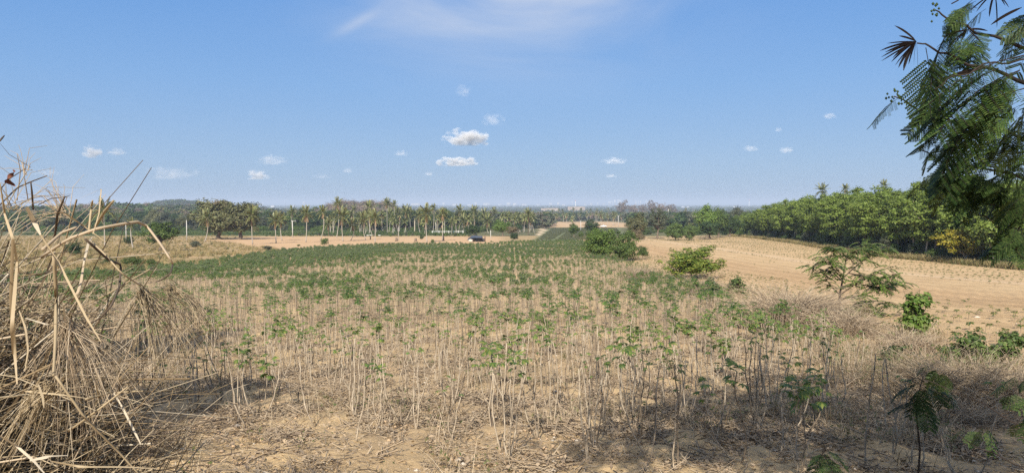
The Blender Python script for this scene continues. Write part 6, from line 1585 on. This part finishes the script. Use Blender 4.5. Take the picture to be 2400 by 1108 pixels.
    # drooping seed heads: fans of fine hairs
    for (px, py), Y, spread, L, n, mt, a0 in (((158, 756), 2.35, 1.0, .36, 90, 'twig', -.35), ((330, 680), 2.7, .9, .34, 80, 'straw', -.15), ((395, 668), 2.8, .6, .26, 50, 'straw', .0), ((120, 905), 2.1, .5, .24, 60, 'straw', -2.3), ((150, 500), 2.6, .9, .22, 30, 'twig', 2.4), ((60, 410), 2.5, 1.0, .14, 10, 'twig', 1.7), ((30, 490), 2.3, 1.5, .2, 14, 'straw', 1.2)):
        mb = MB(); c = w(px, py, Y)
        for q in range(n):
            a = a0 + r.normal() * spread * .45; l = L * (.5 + .6 * r.random()); d = np.array([math.cos(a + (-.9 if a0 < .5 and a0 > -1 else 0)), r.normal() * .45, math.sin(a + (-.9 if a0 < .5 and a0 > -1 else 0))]) * l
            mb.tube([c + r.normal(size=3) * .012, c + d * .5 + r.normal(size=3) * .01 + (0, 0, .04 * l), c + d + (0, 0, -.22 * l)], [.0014, .0005], 3, 0, False)
        tag(mb.obj("seed_head", M[mt], o), kind='stuff')
    mb = MB(); tt = np.linspace(0, 1, 10); mb.ribbon(np.stack([.012 * np.sin(tt * 7), .012 * np.cos(tt * 7), -.05 * tt], 1), [.004, .014, .016, .004], (.5, .3, 1), 0, .2); q = mb.obj("curled_leaf", plain_mat("rust brown leaf", (.13, .05, .03)), o); q.location = w(24, 398, 2.2)
dry_grass()

# tall grass and a tree just outside the left edge, whose shade falls into the field
def edge_grass():
    r = np.random.default_rng(29)
    for k, (x, y, hh, n, lab) in enumerate(((-6.3, 4.6, 2.2, 420, "tall dry grass clump just outside the left edge"),)):
        o = thing("dry_grass_clump", lab, "dry grass", (x, y, h(x, y))); mb = MB(); t = np.linspace(0, 1, 5)
        for q in range(n):
            p = np.append(r.normal(size=2) * .55, 0); a = r.random() * 6.28; l = hh * (.5 + .5 * r.random()); arc = .2 + .7 * r.random()
            P = p + np.outer(arc * .5 * l * t ** 2, (math.cos(a), math.sin(a), 0)) + np.outer(l * (t - .4 * arc * t ** 2.3), (0, 0, 1.)); mb.ribbon(P, [.03, .008], (math.sin(a), -math.cos(a), .3), 0)
        tag(mb.obj("straw", M['straw'], o), kind='stuff')
tree("broad_tree", 'mid', 21, -12.3, 13.4, 8.4, "broad tree outside the left edge that shades the field", None, 0.62)
tree("broad_tree", 'mid', 22, -6.7, 4.0, 6.4, "lower tree just outside the left edge beside the dry grass", None, 0.66)
edge_grass()

# ---------------------------------------------------------------- what the uncountable masses and the setting look like
for nm_, (lab_, cat_) in {
    "ground": ("sandy brown soil and dry land running from the bank to the horizon", "ground"),
    "ploughed_field": ("bare tan ploughed field with faint furrows on the right", "field"),
    "sandy_clearing": ("flat orange sand clearing under the coconut palms", "ground"),
    "haze": ("thin pale blue haze over the plain", "haze"),
    "cassava_field": ("mass of thin pale cassava stalks with green leaf tufts filling the field", "crop"),
    "leaf_litter": ("grey brown twigs and leaf litter between the cassava stalks", "litter"),
    "soil_crumbs": ("small crumbs of sandy soil over the near ground", "soil"),
    "pebbles": ("small pale pebbles strewn over the near soil", "pebbles"),
    "dry_weeds": ("thin dry weeds between the front cassava stalks", "weeds"),
    "border_weeds": ("dry tan weeds along the border of the two fields", "weeds"),
    "bush_foot_grass": ("dry grass around the feet of the border bushes", "grass"),
    "verge_grass": ("olive and tan grass bank in front of the rubber plantation", "grass"),
    "dry_pasture_grass": ("yellowish dry grass on the pasture left of the field", "grass"),
    "green_crop_strip": ("strip of low green crop between clearing and dark wood", "crop"),
    "spiky_crop_field": ("grey green spiky crop in the field beyond the hut", "crop"),
    "undergrowth": ("shrubs under the edges of the woods and the plantation", "undergrowth"),
    "sprout_rows": ("rows of small green sprouts on the ploughed field", "crop"),
    "rubber_wood": ("crowns of the rubber plantation behind its front rows", "wood"),
    "far_woodland": ("hazy woodland covering the hills and the far plain", "woodland")}.items():
    o_ = bpy.data.objects.get(nm_)
    if o_ is None: print("no", nm_)
    else: tag(o_, lab_, cat_)
